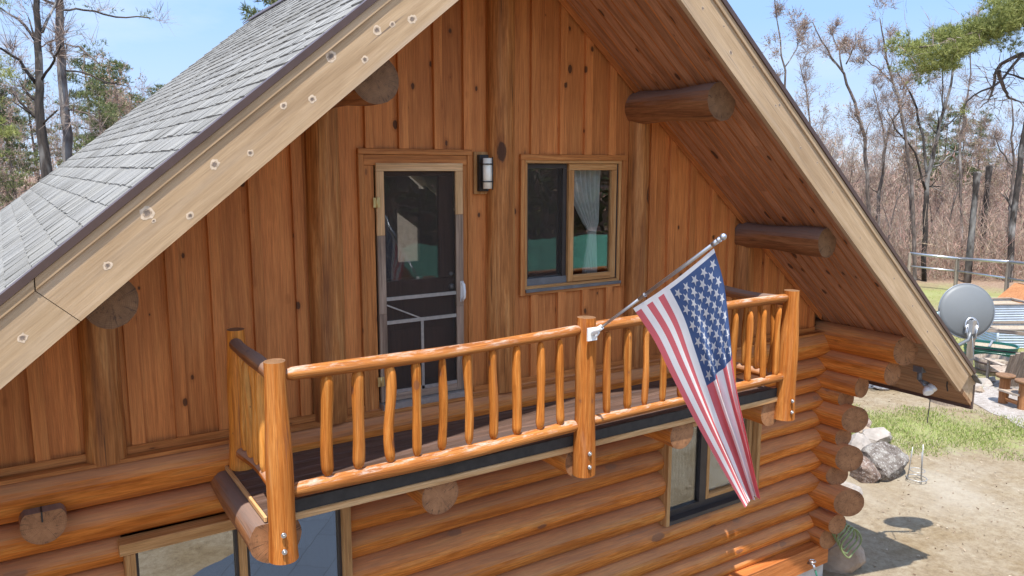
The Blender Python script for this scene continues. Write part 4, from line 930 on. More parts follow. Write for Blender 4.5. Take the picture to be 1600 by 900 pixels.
# half barrel
q = gp(1549, 583); mb = MB(); bx_, by_ = q[0], q[1]
def ringz(mb, c, prof, n=28, mi=0):
    V = []; 
    for r, z in prof:
        for k in range(n): V.append((c[0]+r*math.cos(6.283*k/n), c[1]+r*math.sin(6.283*k/n), z))
    Fc = [(i*n+k, i*n+(k+1) % n, (i+1)*n+(k+1) % n, (i+1)*n+k) for i in range(len(prof)-1) for k in range(n)]
    mb.add(V, Fc, [(v[2]-G, math.atan2(v[1]-c[1], v[0]-c[0])*.4, 0) for v in V], mi=mi, smooth=True)
bar = thing('barrel_planter', 'weathered wooden half barrel planter on the grass before the green tub', 'planter', (bx_, by_, G))
ringz(mb, q, [(.34, G), (.40, G+.2), (.44, G+.42), (.40, G+.42), (.37, G+.3)]); mb.build('tub', M['old_plank'], bar)
mb = MB(); ringz(mb, q, [(.375, G+.1), (.385, G+.1), (.395, G+.15), (.383, G+.15)]); ringz(mb, q, [(.418, G+.3), (.43, G+.3), (.437, G+.35), (.425, G+.35)]); mb.build('hoop', M['drip'], bar)
mb = MB(); ringz(mb, q, [(.0, G+.36), (.2, G+.36), (.375, G+.33)]); mb.build('soil', M['soil'], bar)
# green oval stock tank
q = gp(1546, 559); tk = thing('oval_planter', 'dark green oval tub planter on the grass behind the barrel', 'planter', (q[0], q[1], G)); mb = MB()
dr_ = nrm(np.array(gp(1578, 562))-np.array(gp(1522, 555))); sdv = np.array([-dr_[1], dr_[0], 0])
def oval(mb, prof, mi=0, n=40):
    V = []
    for a, b, z in prof:
        for k in range(n):
            t_ = 6.283*k/n; V.append(q+dr_*math.copysign(abs(math.cos(t_))**.6, math.cos(t_))*a+sdv*math.copysign(abs(math.sin(t_))**.8, math.sin(t_))*b+np.array([0, 0, z]))
    Fc = [(i*n+k, i*n+(k+1) % n, (i+1)*n+(k+1) % n, (i+1)*n+k) for i in range(len(prof)-1) for k in range(n)]; mb.add(V, Fc, V, mi=mi, smooth=False)
oval(mb, [(.62, .42, 0), (.64, .44, .1), (.63, .43, .11), (.66, .46, .24), (.65, .45, .25), (.69, .48, .4), (.65, .44, .4), (.63, .42, .3)]); mb.build('tub', M['planter'], tk)
mb = MB(); oval(mb, [(.0, .0, .34), (.3, .2, .35), (.645, .435, .33)]); mb.build('soil', M['soil'], tk)
mb = MB(); mb.bar(q+sdv*.46+np.array([0, 0, .41]), q-sdv*.46+np.array([0, 0, .41]), .05, .03); mb.build('cross_brace', M['bars'], tk)
# corrugated raised beds
def bed(px, py, wx, wy, h, ang, label):
    q = gp(px, py); t = thing('raised_bed', label, 'raised bed', (q[0], q[1], G)); mb = MB(); ca, sa = math.cos(ang), math.sin(ang)
    R = lambda x, y, z: (q[0]+x*ca-y*sa, q[1]+x*sa+y*ca, G+z)
    m_ = 14
    for (x0, y0, x1, y1) in ((-wx, -wy, wx, -wy), (wx, -wy, wx, wy), (wx, wy, -wx, wy), (-wx, wy, -wx, -wy)):
        V = []; dx, dy = x1-x0, y1-y0; L = math.hypot(dx, dy); nx, ny = dy/L, -dx/L
        for k in range(m_*4+1):
            z = h*k/(m_*4); o = .014*math.sin(2*math.pi*k/8)
            V += [R(x0+nx*o, y0+ny*o, z), R(x1+nx*o, y1+ny*o, z)]
        mb.add(V, [(2*k, 2*k+1, 2*k+3, 2*k+2) for k in range(m_*4)], V, smooth=False)
    for sx_, sy_ in ((1, 1), (1, -1), (-1, 1), (-1, -1)): mb.tube([R(sx_*wx, sy_*wy, 0), R(sx_*wx, sy_*wy, h+.02)], .035, n=6)
    mb.build('steel_side', M['galv'], t)
    mb = MB()
    for (x0, y0, x1, y1) in ((-wx, -wy, wx, -wy), (wx, -wy, wx, wy), (wx, wy, -wx, wy), (-wx, wy, -wx, -wy)): mb.bar(R(x0, y0, h+.02), R(x1, y1, h+.02), .09, .035)
    mb.build('rim', M['old_plank'] if h > .5 else M['drip'], t)
    mb = MB(); a, b, c, d = R(-wx, -wy, h-.08), R(wx, -wy, h-.08), R(wx, wy, h-.08), R(-wx, wy, h-.08); a2, b2, c2, d2 = [(p_[0], p_[1], p_[2]+.01) for p_ in (a, b, c, d)]
    mb.hexa([a, b, c, d, a2, b2, c2, d2]); mb.build('soil', M['soil'], t)
bed(1596, 538, 1.1, .55, .55, -.58, 'corrugated steel raised bed at the right edge behind the green tub')
bed(1563, 497, .8, .6, .6, -.5, 'corrugated steel raised bed right beside the satellite dish')
# teal tub behind the roof edge
q = gp(1458, 520); tb = thing('storage_tub', 'pale teal tub partly hidden behind the roof edge left of the dish', 'tub', (q[0], q[1], G)); mb = MB(); ringz(mb, q, [(.45, G), (.5, G+.3), (.52, G+.62), (.5, G+.62), (.46, G+.4)]); ringz(mb, q, [(.54, G+.58), (.56, G+.6), (.56, G+.64), (.5, G+.65)]); mb.build('tub', M['teal'], tb); mb = MB(); ringz(mb, q, [(0, G+.5), (.49, G+.5)]); mb.build('contents', M['soil'], tb)
# tall rail fence at the wood's edge
fpx = [(1418, 448, 395), (1492, 455, 403), (1570, 476, 408), (1650, 500, 416)]
fc = thing('rail_fence', 'tall fence of wooden posts with two grey rails before the woods', 'fence', tuple(gp(1492, 455))); tops = []
for x, yb, yt in fpx:
    b = gp(x, yb); d = dep(b); top = atd(x+2, yt, d); top[0], top[1] = b[0], b[1]
    tops.append(top); mb = MB(); mb.log(b-np.array([0, 0, .1]), top+np.array([0, 0, .03]), .085, .075, n=10, segs=5); mb.build('post', [M['old_plank'], M['old_plank']], fc)
h_ = [t_[2]-G for t_ in tops]
for frac in (1., .62):
    for i in range(3):
        a, b = tops[i].copy(), tops[i+1].copy(); a[2] = G+h_[i]*frac; b[2] = G+h_[i+1]*frac; mb = MB(); mb.tube([a, b], .06 if frac == 1. else .04, n=8); mb.build('rail', M['metal'], fc)
# low post-and-rail fence in front of the beds
lf = thing('low_fence', 'low wooden post with two thin rails in front of the raised beds', 'fence', tuple(gp(1514, 572)))
a = gp(1514, 572); da = dep(a); b = gp(1640, 588); b = a+(b-a)*1.0
mb = MB(); mb.box((a[0]-.07, a[1]-.07, G), (a[0]+.07, a[1]+.07, G+1.12), (0, 0, 1)); mb.build('post', M['old_plank'], lf)
mb = MB(); mb.box((b[0]-.07, b[1]-.07, G), (b[0]+.07, b[1]+.07, G+1.12), (0, 0, 1)); mb.build('post', M['old_plank'], lf)
for z, r in ((1.05, .045), (.52, .02)): mb = MB(); mb.bar(a+(0, 0, z), b+(0, 0, z), r*1.2, r*2); mb.build('rail', M['old_plank'] if z > 1 else M['black'], lf)
# log bench / table
q0 = gp(1567, 630); q1 = gp(1597, 640); bt = thing('log_table', 'small rustic log bench at the right edge with a grey plank seat', 'bench', tuple(q0))
for qq in (q0, q1):
    mb = MB(); mb.log(qq, qq+np.array([0, 0, .62]), .1, .11, n=14, segs=4); mb.build('leg', [M['cedar'], M['endpale']], bt); mb = MB(); mb.tube([qq+(0, 0, .62), qq+(0, 0, .68)], .2, n=18); mb.build('table_top', M['endpale'], bt)
mb = MB(); d_ = q1-q0; pr = nrm((-d_[1], d_[0], 0))
for k in (-1, 0, 1): mb.bar(q0+pr*.13*k+(0, 0, .34), q1+pr*.13*k+(0, 0, .34), .12, .04)
mb.build('seat', M['old_plank'], bt); mb = MB(); mb.bar(q0+(0, 0, .12), q1+(0, 0, .12), .08, .08); mb.build('stretcher', M['cedar'], bt)
# plank chair back
q = gp(1583, 606); ch = thing('plank_chair', 'grey weathered plank garden chair seen from behind at the right edge', 'chair', tuple(q))
dx = nrm(np.array([RT[0], RT[1], 0])); dy = nrm(np.array([FW[0], FW[1], 0]))
mb = MB()
for k in range(7):
    x = -.33+.11*k; mb.bar(q+dx*x*.92+(0, 0, .05)-dy*.05, q+dx*x*1.12-dy*.42+(0, 0, 1.02-.01*abs(k-3)**2), .10, .025, up=tuple(-dy))
mb.build('backrest', M['old_plank'], ch, .003)
mb = MB(); mb.hexa([tuple(q+dx*a_+dy*b_+(0, 0, c_)) for a_, b_, c_ in ((-.35, -.05, .34), (.35, -.05, .34), (.35, .5, .42), (-.35, .5, .42), (-.35, -.05, .37), (.35, -.05, .37), (.35, .5, .45), (-.35, .5, .45))]); mb.build('seat', M['old_plank'], ch)
for s_ in (-1, 1):
    mb = MB(); mb.bar(q+dx*s_*.36+dy*.48, q+dx*s_*.36+dy*.48+(0, 0, .6), .09, .03, up=tuple(dx)); mb.build('leg', M['old_plank'], ch); mb = MB(); mb.bar(q+dx*s_*.4-dy*.2+(0, 0, .61), q+dx*s_*.4+dy*.55+(0, 0, .61), .12, .025); mb.build('armrest', M['old_plank'], ch)
# small wooden shelter roof at the wood's edge
q = gp(1605, 492); sh = thing('wood_shelter', 'low wooden A-frame shelter at the right edge near the woods', 'shelter', tuple(q))
for s_ in (-1, 1):
    mb = MB(); mb.hexa([tuple(q+dx*a_+dy*b_+(0, 0, c_)) for a_, b_, c_ in ((s_*.05, -.6, 1.0), (s_*1.0, -.6, .1), (s_*1.0, .8, .1), (s_*.05, .8, 1.0), (s_*.05, -.6, 1.08), (s_*1.05, -.6, .16), (s_*1.05, .8, .16), (s_*.05, .8, 1.08))], (0, 1, 0)); mb.build('roof_side', M['cedar'], sh)
mb = MB(); mb.hexa([tuple(q+dx*a_+dy*b_+(0, 0, c_)) for a_, b_, c_ in ((-.9, -.5, 0), (.9, -.5, 0), (.9, -.46, 0), (-.9, -.46, 0), (-.05, -.5, .95), (.05, -.5, .95), (.05, -.46, .95), (-.05, -.46, .95))]); mb.build('gable', M['cedar'], sh)

# --- green-roofed garage and trees in front of the house (seen only mirrored in the panes)
gar = thing('garage', 'green metal roofed garage standing across the yard in front of the house', 'garage', (9, -17, G))
mb = MB(); mb.box((7.0, -22, G), (17.5, -14.2, -1.85)); mb.hexa([(7.0, -22, -1.84), (7.1, -22, -1.84), (7.1, -14.2, -1.84), (7.0, -14.2, -1.84), (7.0, -18.2, -1.0), (7.1, -18.2, -1.0), (7.1, -18.0, -1.0), (7.0, -18.0, -1.0)]); mb.build('wall', M['trim'], gar)
mb = MB()
for s_ in (-1, 1): mb.hexa([(6.5, -18.1, -.95), (18, -18.1, -.95), (18, -18.1+s_*4.4, -1.9), (6.5, -18.1+s_*4.4, -1.9), (6.5, -18.1, -.88), (18, -18.1, -.88), (18, -18.1+s_*4.4, -1.83), (6.5, -18.1+s_*4.4, -1.83)])
mb.build('roof', M['greenroof'], gar)

# ------------------------------------------------------------------ vegetation
def strips_mesh(name, P0, P1, W, PID, mats, mi=None, parent=None, org=None, extra=None):
    """many thin tapering double-sided strips as one mesh (numpy, fast)"""
    n = len(P0); d = P1-P0; L = np.linalg.norm(d, axis=1, keepdims=True)+1e-9; g = d/L
    rv = rng.normal(size=(n, 3)); s = np.cross(g, rv); s /= (np.linalg.norm(s, axis=1, keepdims=True)+1e-9); s *= W[:, None]/2
    V = np.empty((n, 4, 3)); V[:, 0] = P0-s; V[:, 1] = P0+s; V[:, 2] = P1+s*.45; V[:, 3] = P1-s*.45
    V = V.reshape(-1, 3)
    if org is not None: V = V-np.asarray(org)
    me = bpy.data.meshes.new(name); me.vertices.add(4*n); me.vertices.foreach_set('co', V.astype(np.float32).ravel())
    me.loops.add(4*n); me.loops.foreach_set('vertex_index', np.arange(4*n, dtype=np.int32)); me.polygons.add(n)
    me.polygons.foreach_set('loop_start', np.arange(0, 4*n, 4, dtype=np.int32)); me.polygons.foreach_set('loop_total', np.full(n, 4, np.int32))
    if mi is not None: me.polygons.foreach_set('material_index', mi.astype(np.int32))
    a = me.attributes.new('pid', 'FLOAT', 'POINT'); a.data.foreach_set('value', np.repeat(PID, 4).astype(np.float32))
    for m_ in mats: me.materials.append(m_)
    me.update(calc_edges=True); me.validate()
    o = bpy.data.objects.new(name, me); col.objects.link(o)
    if parent is not None: o.parent = parent
    return o
class Tree:
    def __init__(s, seed): s.r = np.random.default_rng(seed); s.mb = MB(); s.tw = []; s.tips = []
    def branch(s, p, d, L, r, lev, maxlev, up=.15, wander=.22, n=6, spread=.75, kids=(3, 5)):
        pts = [p]; rs = [r]; step = L/n; d = nrm(d)
        for i in range(n):
            d = nrm(d+s.r.normal(size=3)*wander*.5+np.array([0, 0, up*.3])); pts.append(pts[-1]+d*step); rs.append(max(r*(1-(i+1)/n*.75), .003))
        if r > .022: s.mb.tube(pts, rs, n=6 if r < .08 else 9)
        else:
            for i in range(n): s.tw.append((pts[i], pts[i+1], rs[i]*2))
        if lev >= maxlev:
            s.tips += [(pts[i], nrm(pts[i]-pts[i-1])) for i in range(2, n+1)]; return
        k = s.r.integers(*kids)+ (1 if lev else 0)
        for j in range(k):
            i = int(s.r.integers(max(1, n//3), n+1)); ax = nrm(s.r.normal(size=3)); dd = nrm(nrm(pts[i]-pts[i-1])+ax*spread)
            s.branch(pts[i], dd, L*s.r.uniform(.42, .68), rs[i]*s.r.uniform(.5, .75), lev+1, maxlev, up, wander, max(3, n-1), spread, kids)
        s.branch(pts[-1], d, L*.55, rs[-1], lev+1, maxlev, up, wander, max(3, n-1), spread, kids)
    def finish(s, name, label, cat, loc, bark, twigs=2, tl=.35, tw=.012, buds=0, budmat='bud', group=None, pidb=.2, budsize=.05, absolute=False):
        t = thing(name, label, cat, loc, group); org = loc if absolute else None
        s.mb.build('trunk', M[bark], t, org=org if absolute else (0, 0, 0))
        P0 = [a for a, b, w in s.tw]; P1 = [b for a, b, w in s.tw]; W = [w for a, b, w in s.tw]; MI = [0]*len(P0)
        for p, d in s.tips:
            for _ in range(twigs):
                dd = nrm(d+s.r.normal(size=3)*.75+np.array([0, 0, .25])); e = p+dd*tl*s.r.uniform(.4, 1.3); P0.append(p); P1.append(e); W.append(tw); MI.append(0)
                for _ in range(buds):
                    f = s.r.uniform(.2, 1); q = p+(e-p)*f; P0.append(q); P1.append(q+nrm(s.r.normal(size=3))*budsize*s.r.uniform(.5, 1.4)); W.append(budsize*.7); MI.append(1)
        P0, P1 = np.array(P0), np.array(P1)
        strips_mesh('crown', P0, P1, np.array(W), s.r.random(len(P0)), [M['twig'], M[budmat]], np.array(MI), t, org=org)
        return t
def needles(cl, seed, rad, per=14, ln=.13, wd=.008, dens=1.):
    r = np.random.default_rng(seed); P0 = []; P1 = []
    for c, rr in cl:
        n = int(dens*60*(rr/.5)**2)
        for _ in range(n):
            v = nrm(r.normal(size=3)); p = np.asarray(c)+v*rr*r.uniform(.3, 1)*np.array([1, 1, .55]); ax = nrm(v*.6+np.array([0, 0, .5])+r.normal(size=3)*.4)
            for _ in range(per):
                d = nrm(ax+r.normal(size=3)*.55); P0.append(p); P1.append(p+d*ln*r.uniform(.7, 1.2))
    return np.array(P0), np.array(P1)

# prototypes
bare = []
for k, (h, bud, pk) in enumerate(((13, 0, 'bud'), (12, 2, 'bud'), (14, 1, 'bud'), (10, 2, 'bud'))):
    t = Tree(100+k); t.branch(np.zeros(3), (0.06*(k-1), .04, 1), h*.55, .13, 0, 3, up=.35, wander=.16, n=8, spread=.6, kids=(3, 5))
    bare.append(t.finish('bare_tree', 'x', 'tree', (0, 0, 0), 'bark', twigs=3 if bud else 2, tl=.5, tw=.016, buds=bud, budsize=.09))
pines = []
for k in range(2):
    t = Tree(200+k); h = 13; pts = [np.array([.15*math.sin(z*.4+k), .1*math.cos(z*.3), z]) for z in np.linspace(0, h, 10)]; t.mb.tube(pts, np.linspace(.16, .03, 10), n=8); cl = []
    for z in np.linspace(h*.4, h*.98, 26):
        L = (h*1.08-z)*.28+.4; a = t.r.uniform(0, 6.28); d = np.array([math.cos(a), math.sin(a), .15]); p = np.array([0, 0, z]); e = p+d*L*t.r.uniform(.7, 1.1); t.mb.tube([p, (p+e)/2+(0, 0, .1), e], [.035, .02, .008], n=5)
        for f in (.45, .7, .95): cl.append((p+(e-p)*f+t.r.normal(size=3)*.15, .42*(1.2-f*.4)))
    P0, P1 = needles(cl, 300+k, .5, per=5, ln=.22, wd=.02, dens=.6)
    tt = thing('pine_tree', 'x', 'tree', (0, 0, 0)); t.mb.build('trunk', M['bark_pine'], tt, org=(0, 0, 0)); strips_mesh('crown', P0, P1, np.full(len(P0), .035), np.random.default_rng(k).random(len(P0)), [M['needle_dark']], None, tt); pines.append(tt)
def ground_at(px, d):
    p = atd(px, 300, d); return (float(p[0]), float(p[1]), G+max(0, math.hypot(p[0]-2, p[1])-40)*.012-.05)
first = {}
def put(kind, protos, px, d, label, group, sc=None):
    i = random.randrange(len(protos)); o = protos[i]; sc = sc or random.uniform(.8, 1.15)
    key = (kind, i)
    if key not in first:
        first[key] = o; o.location = ground_at(px, d); o.rotation_euler = (0, 0, random.uniform(0, 6.28)); o.scale = (sc,)*3; o['label'] = label; o['group'] = group; return
    copy_thing(o, ground_at(px, d), random.uniform(0, 6.28), sc, label, group)
LBR, GBR = 'bare leafless tree in the woods beyond the right yard fence', 'bare trees beyond the right yard'
LPR, GPR = 'distant green pine among the bare trees beyond the right yard', 'pines beyond the right yard'
LBL, GBL = 'bare leafless tree in the woods behind the left roof slope', 'bare trees behind the left roof'
LPL, GPL = 'green pine in the woods behind the left roof slope', 'pines behind the left roof'
jobs = []
for k in range(7): jobs.append(('b', bare, random.uniform(1180, 1640), random.uniform(36, 46), LBR, GBR, random.uniform(.55, .8)))
for k in range(60): jobs.append(('b', bare, random.uniform(1150, 1680), random.uniform(46, 90), LBR, GBR, random.uniform(.35, .62)))
for k in range(7): jobs.append(('p', pines, random.uniform(1380, 1620), random.uniform(55, 85), LPR, GPR, random.uniform(.55, .85)))
for k in range(32): jobs.append(('b', bare, random.uniform(-60, 330), random.uniform(26, 60), LBL, GBL, random.uniform(.45, .75)))
for px, d, s_ in ((175, 34, .75), (215, 30, .62), (150, 40, .85), (245, 36, .62), (275, 42, .65), (190, 46, .85), (20, 38, .7), (440, 30, .95), (395, 34, .8), (300, 48, .6), (-20, 30, .8), (60, 44, .8), (165, 27, .6), (255, 52, .8)): jobs.append(('p', pines, px, d, LPL, GPL, s_))
for j in jobs: put(*j)
for k in range(22):       # trees across the yard in front of the house, behind the garage
    copy_thing(bare[k % 4] if k % 2 else pines[k % 2], (-8+k*2.2, -27-random.uniform(0, 9), G), k, 1., 'tree standing behind the green roofed garage', 'trees behind the garage')

# trees one can tell apart, each laid out along its own trunk line
def guided(name, label, depth, lines, bark, seed, twigs=2, sub=5, buds=0, tl=.35, tw=.01, ground=True):
    t = Tree(seed)
    base = atd(*lines[0][0][:2], depth); loc = (float(base[0]), float(base[1]), G)
    for li, line in enumerate(lines):
        pts = [atd(x, y, depth+dz) for x, y, w, dz in line]; rs = [w/2*(depth+l[3])/F*(.75 if depth > 30 else .9) for l, w in zip(line, [l[2] for l in line])]
        if li == 0 and ground: pts = [np.array([pts[0][0], pts[0][1], G-.1])]+pts; rs = [rs[0]*1.15]+rs
        fine = []; fr = []
        for i in range(len(pts)-1):
            for f in (0, .33, .66): fine.append(pts[i]+(pts[i+1]-pts[i])*f+t.r.normal(size=3)*.012*depth/15*(1 if i or f else 0)); fr.append(rs[i]+(rs[i+1]-rs[i])*f)
        fine.append(pts[-1]); fr.append(rs[-1]); t.mb.tube(fine, fr, n=10 if rs[0] > .05 else 7)
        m = len(fine)
        for i in range(int(m*.35), m):
            if t.r.random() < sub/10 or i == m-1:
                d = nrm(fine[i]-fine[i-1]); L = max(.4, rs[0]*9)*t.r.uniform(.5, 1.1)*(depth/25)**.3
                t.branch(fine[i], nrm(d+t.r.normal(size=3)*.7), L, max(fr[i]*.5, .008), 1, 3, up=.3, wander=.3, n=4, spread=.7, kids=(2, 4))
    return t, loc
def simple(name, label, depth, lines, bark='bark', seed=1, twigs=2, sub=5, buds=0, tl=.35, tw=.01, budsize=.05):
    t, loc = guided(name, label, depth, lines, bark, seed, twigs, sub, buds, tl, tw)
    return t.finish(name, label, 'tree', loc, bark, twigs=twigs, tl=tl, tw=tw, buds=buds, budsize=budsize, absolute=True)
simple('bare_tree', 'tall dark-trunked bare tree left of the grey pine trunk behind the roof', 15, [[(75, 300, 19, 0), (70, 240, 17, 0), (62, 160, 14, 0), (60, 90, 12, 0), (58, 20, 10, 0), (55, -80, 8, .3)], [(56, 130, 7, 0), (30, 95, 5, -.3), (0, 75, 4, -.6), (-40, 60, 3, -1)], [(54, 62, 5, 0), (30, 30, 4, .4), (0, 12, 3, .8)], [(66, 50, 6, 0), (80, 20, 4, .5), (95, -20, 3, .8)], [(65, 125, 5, 0), (85, 95, 4, -.4), (95, 70, 3, -.8)], [(66, 195, 4, 0), (90, 172, 3, -.5)]], 'bark_dark', 11, twigs=2, sub=4, tl=.4, tw=.009)
simple('pine_tree', 'straight grey pine trunk with bare lower limbs behind the left roof', 16, [[(108, 260, 17, 0), (103, 190, 15, 0), (97, 110, 14, 0), (93, 40, 13, 0), (88, -60, 11, 0)], [(95, 15, 4, 0), (130, 16, 3.5, .3), (180, 25, 3, .8), (235, 28, 2, 1)], [(101, 110, 3.5, 0), (130, 112, 3, .4), (165, 128, 2.5, .8), (200, 135, 1.5, 1)], [(100, 68, 3, 0), (125, 72, 3, -.5), (155, 100, 2, -1)], [(105, 172, 3, 0), (135, 175, 2.5, -.3), (165, 200, 2, -.8)], [(95, 60, 3, 0), (75, 65, 2.5, 1), (62, 75, 2, 1.5)]], 'bark_pine', 12, twigs=1, sub=3, tl=.3, tw=.008)
R_ = 'bare tree beyond the right yard '
simple('bare_tree', 'leaning grey bare tree with a forked top, right of the roof peak edge', 37, [[(1366, 420, 9, 0), (1357, 300, 8, 0), (1350, 215, 7, 0), (1335, 160, 6, 0), (1318, 115, 5, 0), (1290, 75, 3, 0), (1270, 35, 2, 0)], [(1318, 115, 4, 0), (1310, 80, 3, .6), (1300, 50, 2, 1)], [(1322, 100, 3, 0), (1335, 70, 2, -1)]], 'bark', 21, twigs=3, sub=6, buds=1, tl=.5, tw=.014, budsize=.06)
simple('bare_tree', 'tall slim bare tree leaning left behind the dish', 36, [[(1430, 430, 8, 0), (1424, 270, 7, 0), (1410, 190, 6, 0), (1395, 130, 5, 0), (1383, 80, 4, 0), (1375, 30, 2, 0)], [(1405, 165, 4, 0), (1420, 135, 3, 1), (1440, 120, 2, 1)], [(1395, 130, 3, 0), (1370, 105, 2, -1), (1350, 90, 2, -1)]], 'bark', 22, twigs=3, sub=6, buds=1, tl=.5, tw=.014, budsize=.06)
simple('bare_tree', 'dark bare tree forking into a wide V in the middle of the right woods', 37, [[(1444, 440, 10, 0), (1446, 330, 10, 0), (1450, 275, 9, 0), (1466, 210, 7, 0), (1474, 170, 6, 0), (1490, 110, 4, 0), (1496, 60, 2, 0)], [(1448, 270, 6, 0), (1442, 210, 5, .4), (1425, 150, 4, .8), (1400, 110, 2.5, 1)], [(1472, 180, 4, 0), (1474, 140, 3, -.5), (1470, 95, 2, -1)], [(1470, 205, 4, 0), (1492, 185, 3, .6), (1510, 160, 2, 1)], [(1447, 300, 5, 0), (1430, 240, 4, -.6), (1400, 200, 3, -1), (1385, 170, 2, -1)], [(1460, 260, 4, 0), (1480, 245, 3, .7), (1500, 232, 2, 1)]], 'bark_dark', 23, twigs=2, sub=5, buds=0, tl=.45, tw=.012)
simple('bare_tree', 'bare tree with a curved twin stem just right of the roof edge', 38, [[(1366, 440, 7, 0), (1374, 300, 7, 0), (1385, 220, 5, 0), (1395, 185, 4, 0), (1415, 160, 3, 0)], [(1383, 225, 3, 0), (1375, 180, 3, .5), (1365, 140, 2, 1)]], 'bark', 24, twigs=3, sub=6, tl=.45, tw=.012)
simple('bare_tree', 'thick dark leaning trunk at the right edge of the picture', 37, [[(1576, 440, 13, 0), (1584, 330, 12, 0), (1594, 260, 11, 0), (1604, 180, 9, 0), (1615, 60, 7, 0)]], 'bark_dark', 25, twigs=2, sub=3, tl=.4, tw=.012)
simple('bare_tree', 'small upright bare tree beside the right edge trunk', 40, [[(1568, 430, 6, 0), (1584, 280, 6, 0), (1583, 215, 4, 0), (1580, 150, 2, 0)], [(1585, 260, 4, 0), (1565, 235, 3, 0), (1550, 205, 2, 0)]], 'bark', 26, twigs=3, sub=6, tl=.45, tw=.012)
simple('bare_tree', 'pale slim bare tree rising beside the roof edge at upper right', 38, [[(1235, 420, 6, 0), (1228, 200, 5, 0), (1226, 110, 4, 0), (1214, 40, 2.5, 0), (1208, -20, 2, 0)], [(1226, 105, 3, 0), (1245, 75, 2, 1), (1252, 50, 1.5, 1)]], 'bark', 27, twigs=3, sub=7, buds=2, tl=.5, tw=.014, budsize=.06)
simple('bare_tree', 'thin bare tree close against the right roof edge', 38, [[(1285, 440, 5, 0), (1272, 230, 4, 0), (1262, 150, 3, 0), (1250, 100, 2, 0)]], 'bark', 28, twigs=3, sub=7, buds=1, tl=.5, tw=.013, budsize=.05)
simple('bare_tree', 'slender pinkish bare tree between the V-forked tree and the far pine', 40, [[(1502, 430, 6, 0), (1500, 230, 5, 0), (1508, 170, 4, 0), (1514, 140, 3, 0), (1520, 60, 2, 0)]], 'bark', 29, twigs=3, sub=5, buds=1, tl=.5, tw=.014)
for px, y0, d, lab in ((1527, 268, 36, 'broken dark tree snag standing left of another snag in the right woods'), (1546, 258, 40, 'short broken snag with a knobby top in the right woods')):
    mb = MB(); b = atd(px, y0, d); g_ = np.array([b[0], b[1], G]); mb.tube([g_, g_+(b-g_)*.4, g_+(b-g_)*.8, b+(0, 0, -.1), b], [.17, .15, .12, .17, .1], n=9); o = mb.build('tree_snag', M['bark_dark'], None, org=tuple(g_)); tag(o, lab, 'tree')
# white pine at the upper right, limbs reaching in from outside the frame
pt = Tree(41); dP = 17; tr = atd(1720, 300, dP); loc = (float(tr[0]), float(tr[1]), G)
pt.mb.tube([np.array([tr[0], tr[1], z]) for z in np.linspace(G-.1, 8.5, 8)], np.linspace(.26, .1, 8), n=12)
limbs = [[(1720, 80, 0), (1640, 90, -.3), (1600, 84, -.4), (1560, 130, -.6), (1520, 150, -.7), (1500, 185, -.8)], [(1720, 20, 0), (1620, 20, -.5), (1540, 45, -1), (1470, 70, -1.4), (1405, 72, -1.6)], [(1720, 30, 0), (1640, 34, -.8), (1560, 44, -1.2), (1480, 60, -1.5)], [(1600, 84, -.4), (1560, 105, 0), (1548, 150, .2), (1535, 165, .3)], [(1720, 150, 0), (1640, 128, -.3), (1590, 120, -.5), (1560, 110, -.6)], [(1560, 110, -.2), (1575, 150, 0), (1600, 160, .3)]]
for L_ in limbs:
    P = [atd(x, y, dP+dz) for x, y, dz in L_]; P = [cat(P, k/14)+(pt.r.normal(size=3)*.012 if 0 < k < 14 else 0) for k in range(15)]; pt.mb.tube(P, np.linspace(.05, .008, len(P)), n=7)
    for i in range(2, len(P)):
        for _ in range(1): pt.branch(P[i], nrm(pt.r.normal(size=3)+(P[i]-P[i-1])*.5), .7, .014, 2, 3, up=.1, wander=.4, n=4, spread=.9, kids=(2, 3))
cl = []
for x, y, r_, k in ((1405, 68, .17, 5), (1425, 62, .25, 6), (1450, 80, .27, 8), (1462, 105, .24, 6), (1475, 60, .35, 10), (1500, 75, .38, 12), (1480, 92, .28, 8), (1525, 52, .4, 13), (1550, 48, .4, 11), (1575, 30, .45, 12), (1600, 18, .5, 14), (1560, 10, .35, 7), (1630, 5, .5, 10), (1510, 168, .12, 2), (1495, 172, .12, 2), (1440, 118, .16, 3), (1532, 158, .09, 1), (1420, 80, .15, 3)):
    for _ in range(k): cl.append((atd(x+random.uniform(-16, 16), y+random.uniform(-13, 13), dP-1+random.uniform(-.7, .7)), r_*random.uniform(.5, .95)))
for _x in range(46): _px = random.uniform(1400, 1610); cl.append((atd(_px, 92-(_px-1440)*.42*(1 if _px > 1440 else -.5)+random.gauss(0, 13), dP-1+random.uniform(-.7, .7)), random.uniform(.15, .3)))
P0, P1 = needles(cl, 77, .5, per=10, ln=.1, dens=2.0)
pn = thing('pine_tree', 'near pine with bright green needle clusters reaching in at the upper right', 'tree', loc); pt.mb.build('trunk', M['bark_pine'], pn, org=loc)
strips_mesh('foliage', P0, P1, np.full(len(P0), .009), rng.random(len(P0)), [M['needle']], None, pn, org=loc)
tw_ = pt.tw; strips_mesh('fine_branches', np.array([a for a, b, w in tw_]), np.array([b for a, b, w in tw_]), np.array([w for a, b, w in tw_]), rng.random(len(tw_)), [M['twig']], None, pn, org=loc)
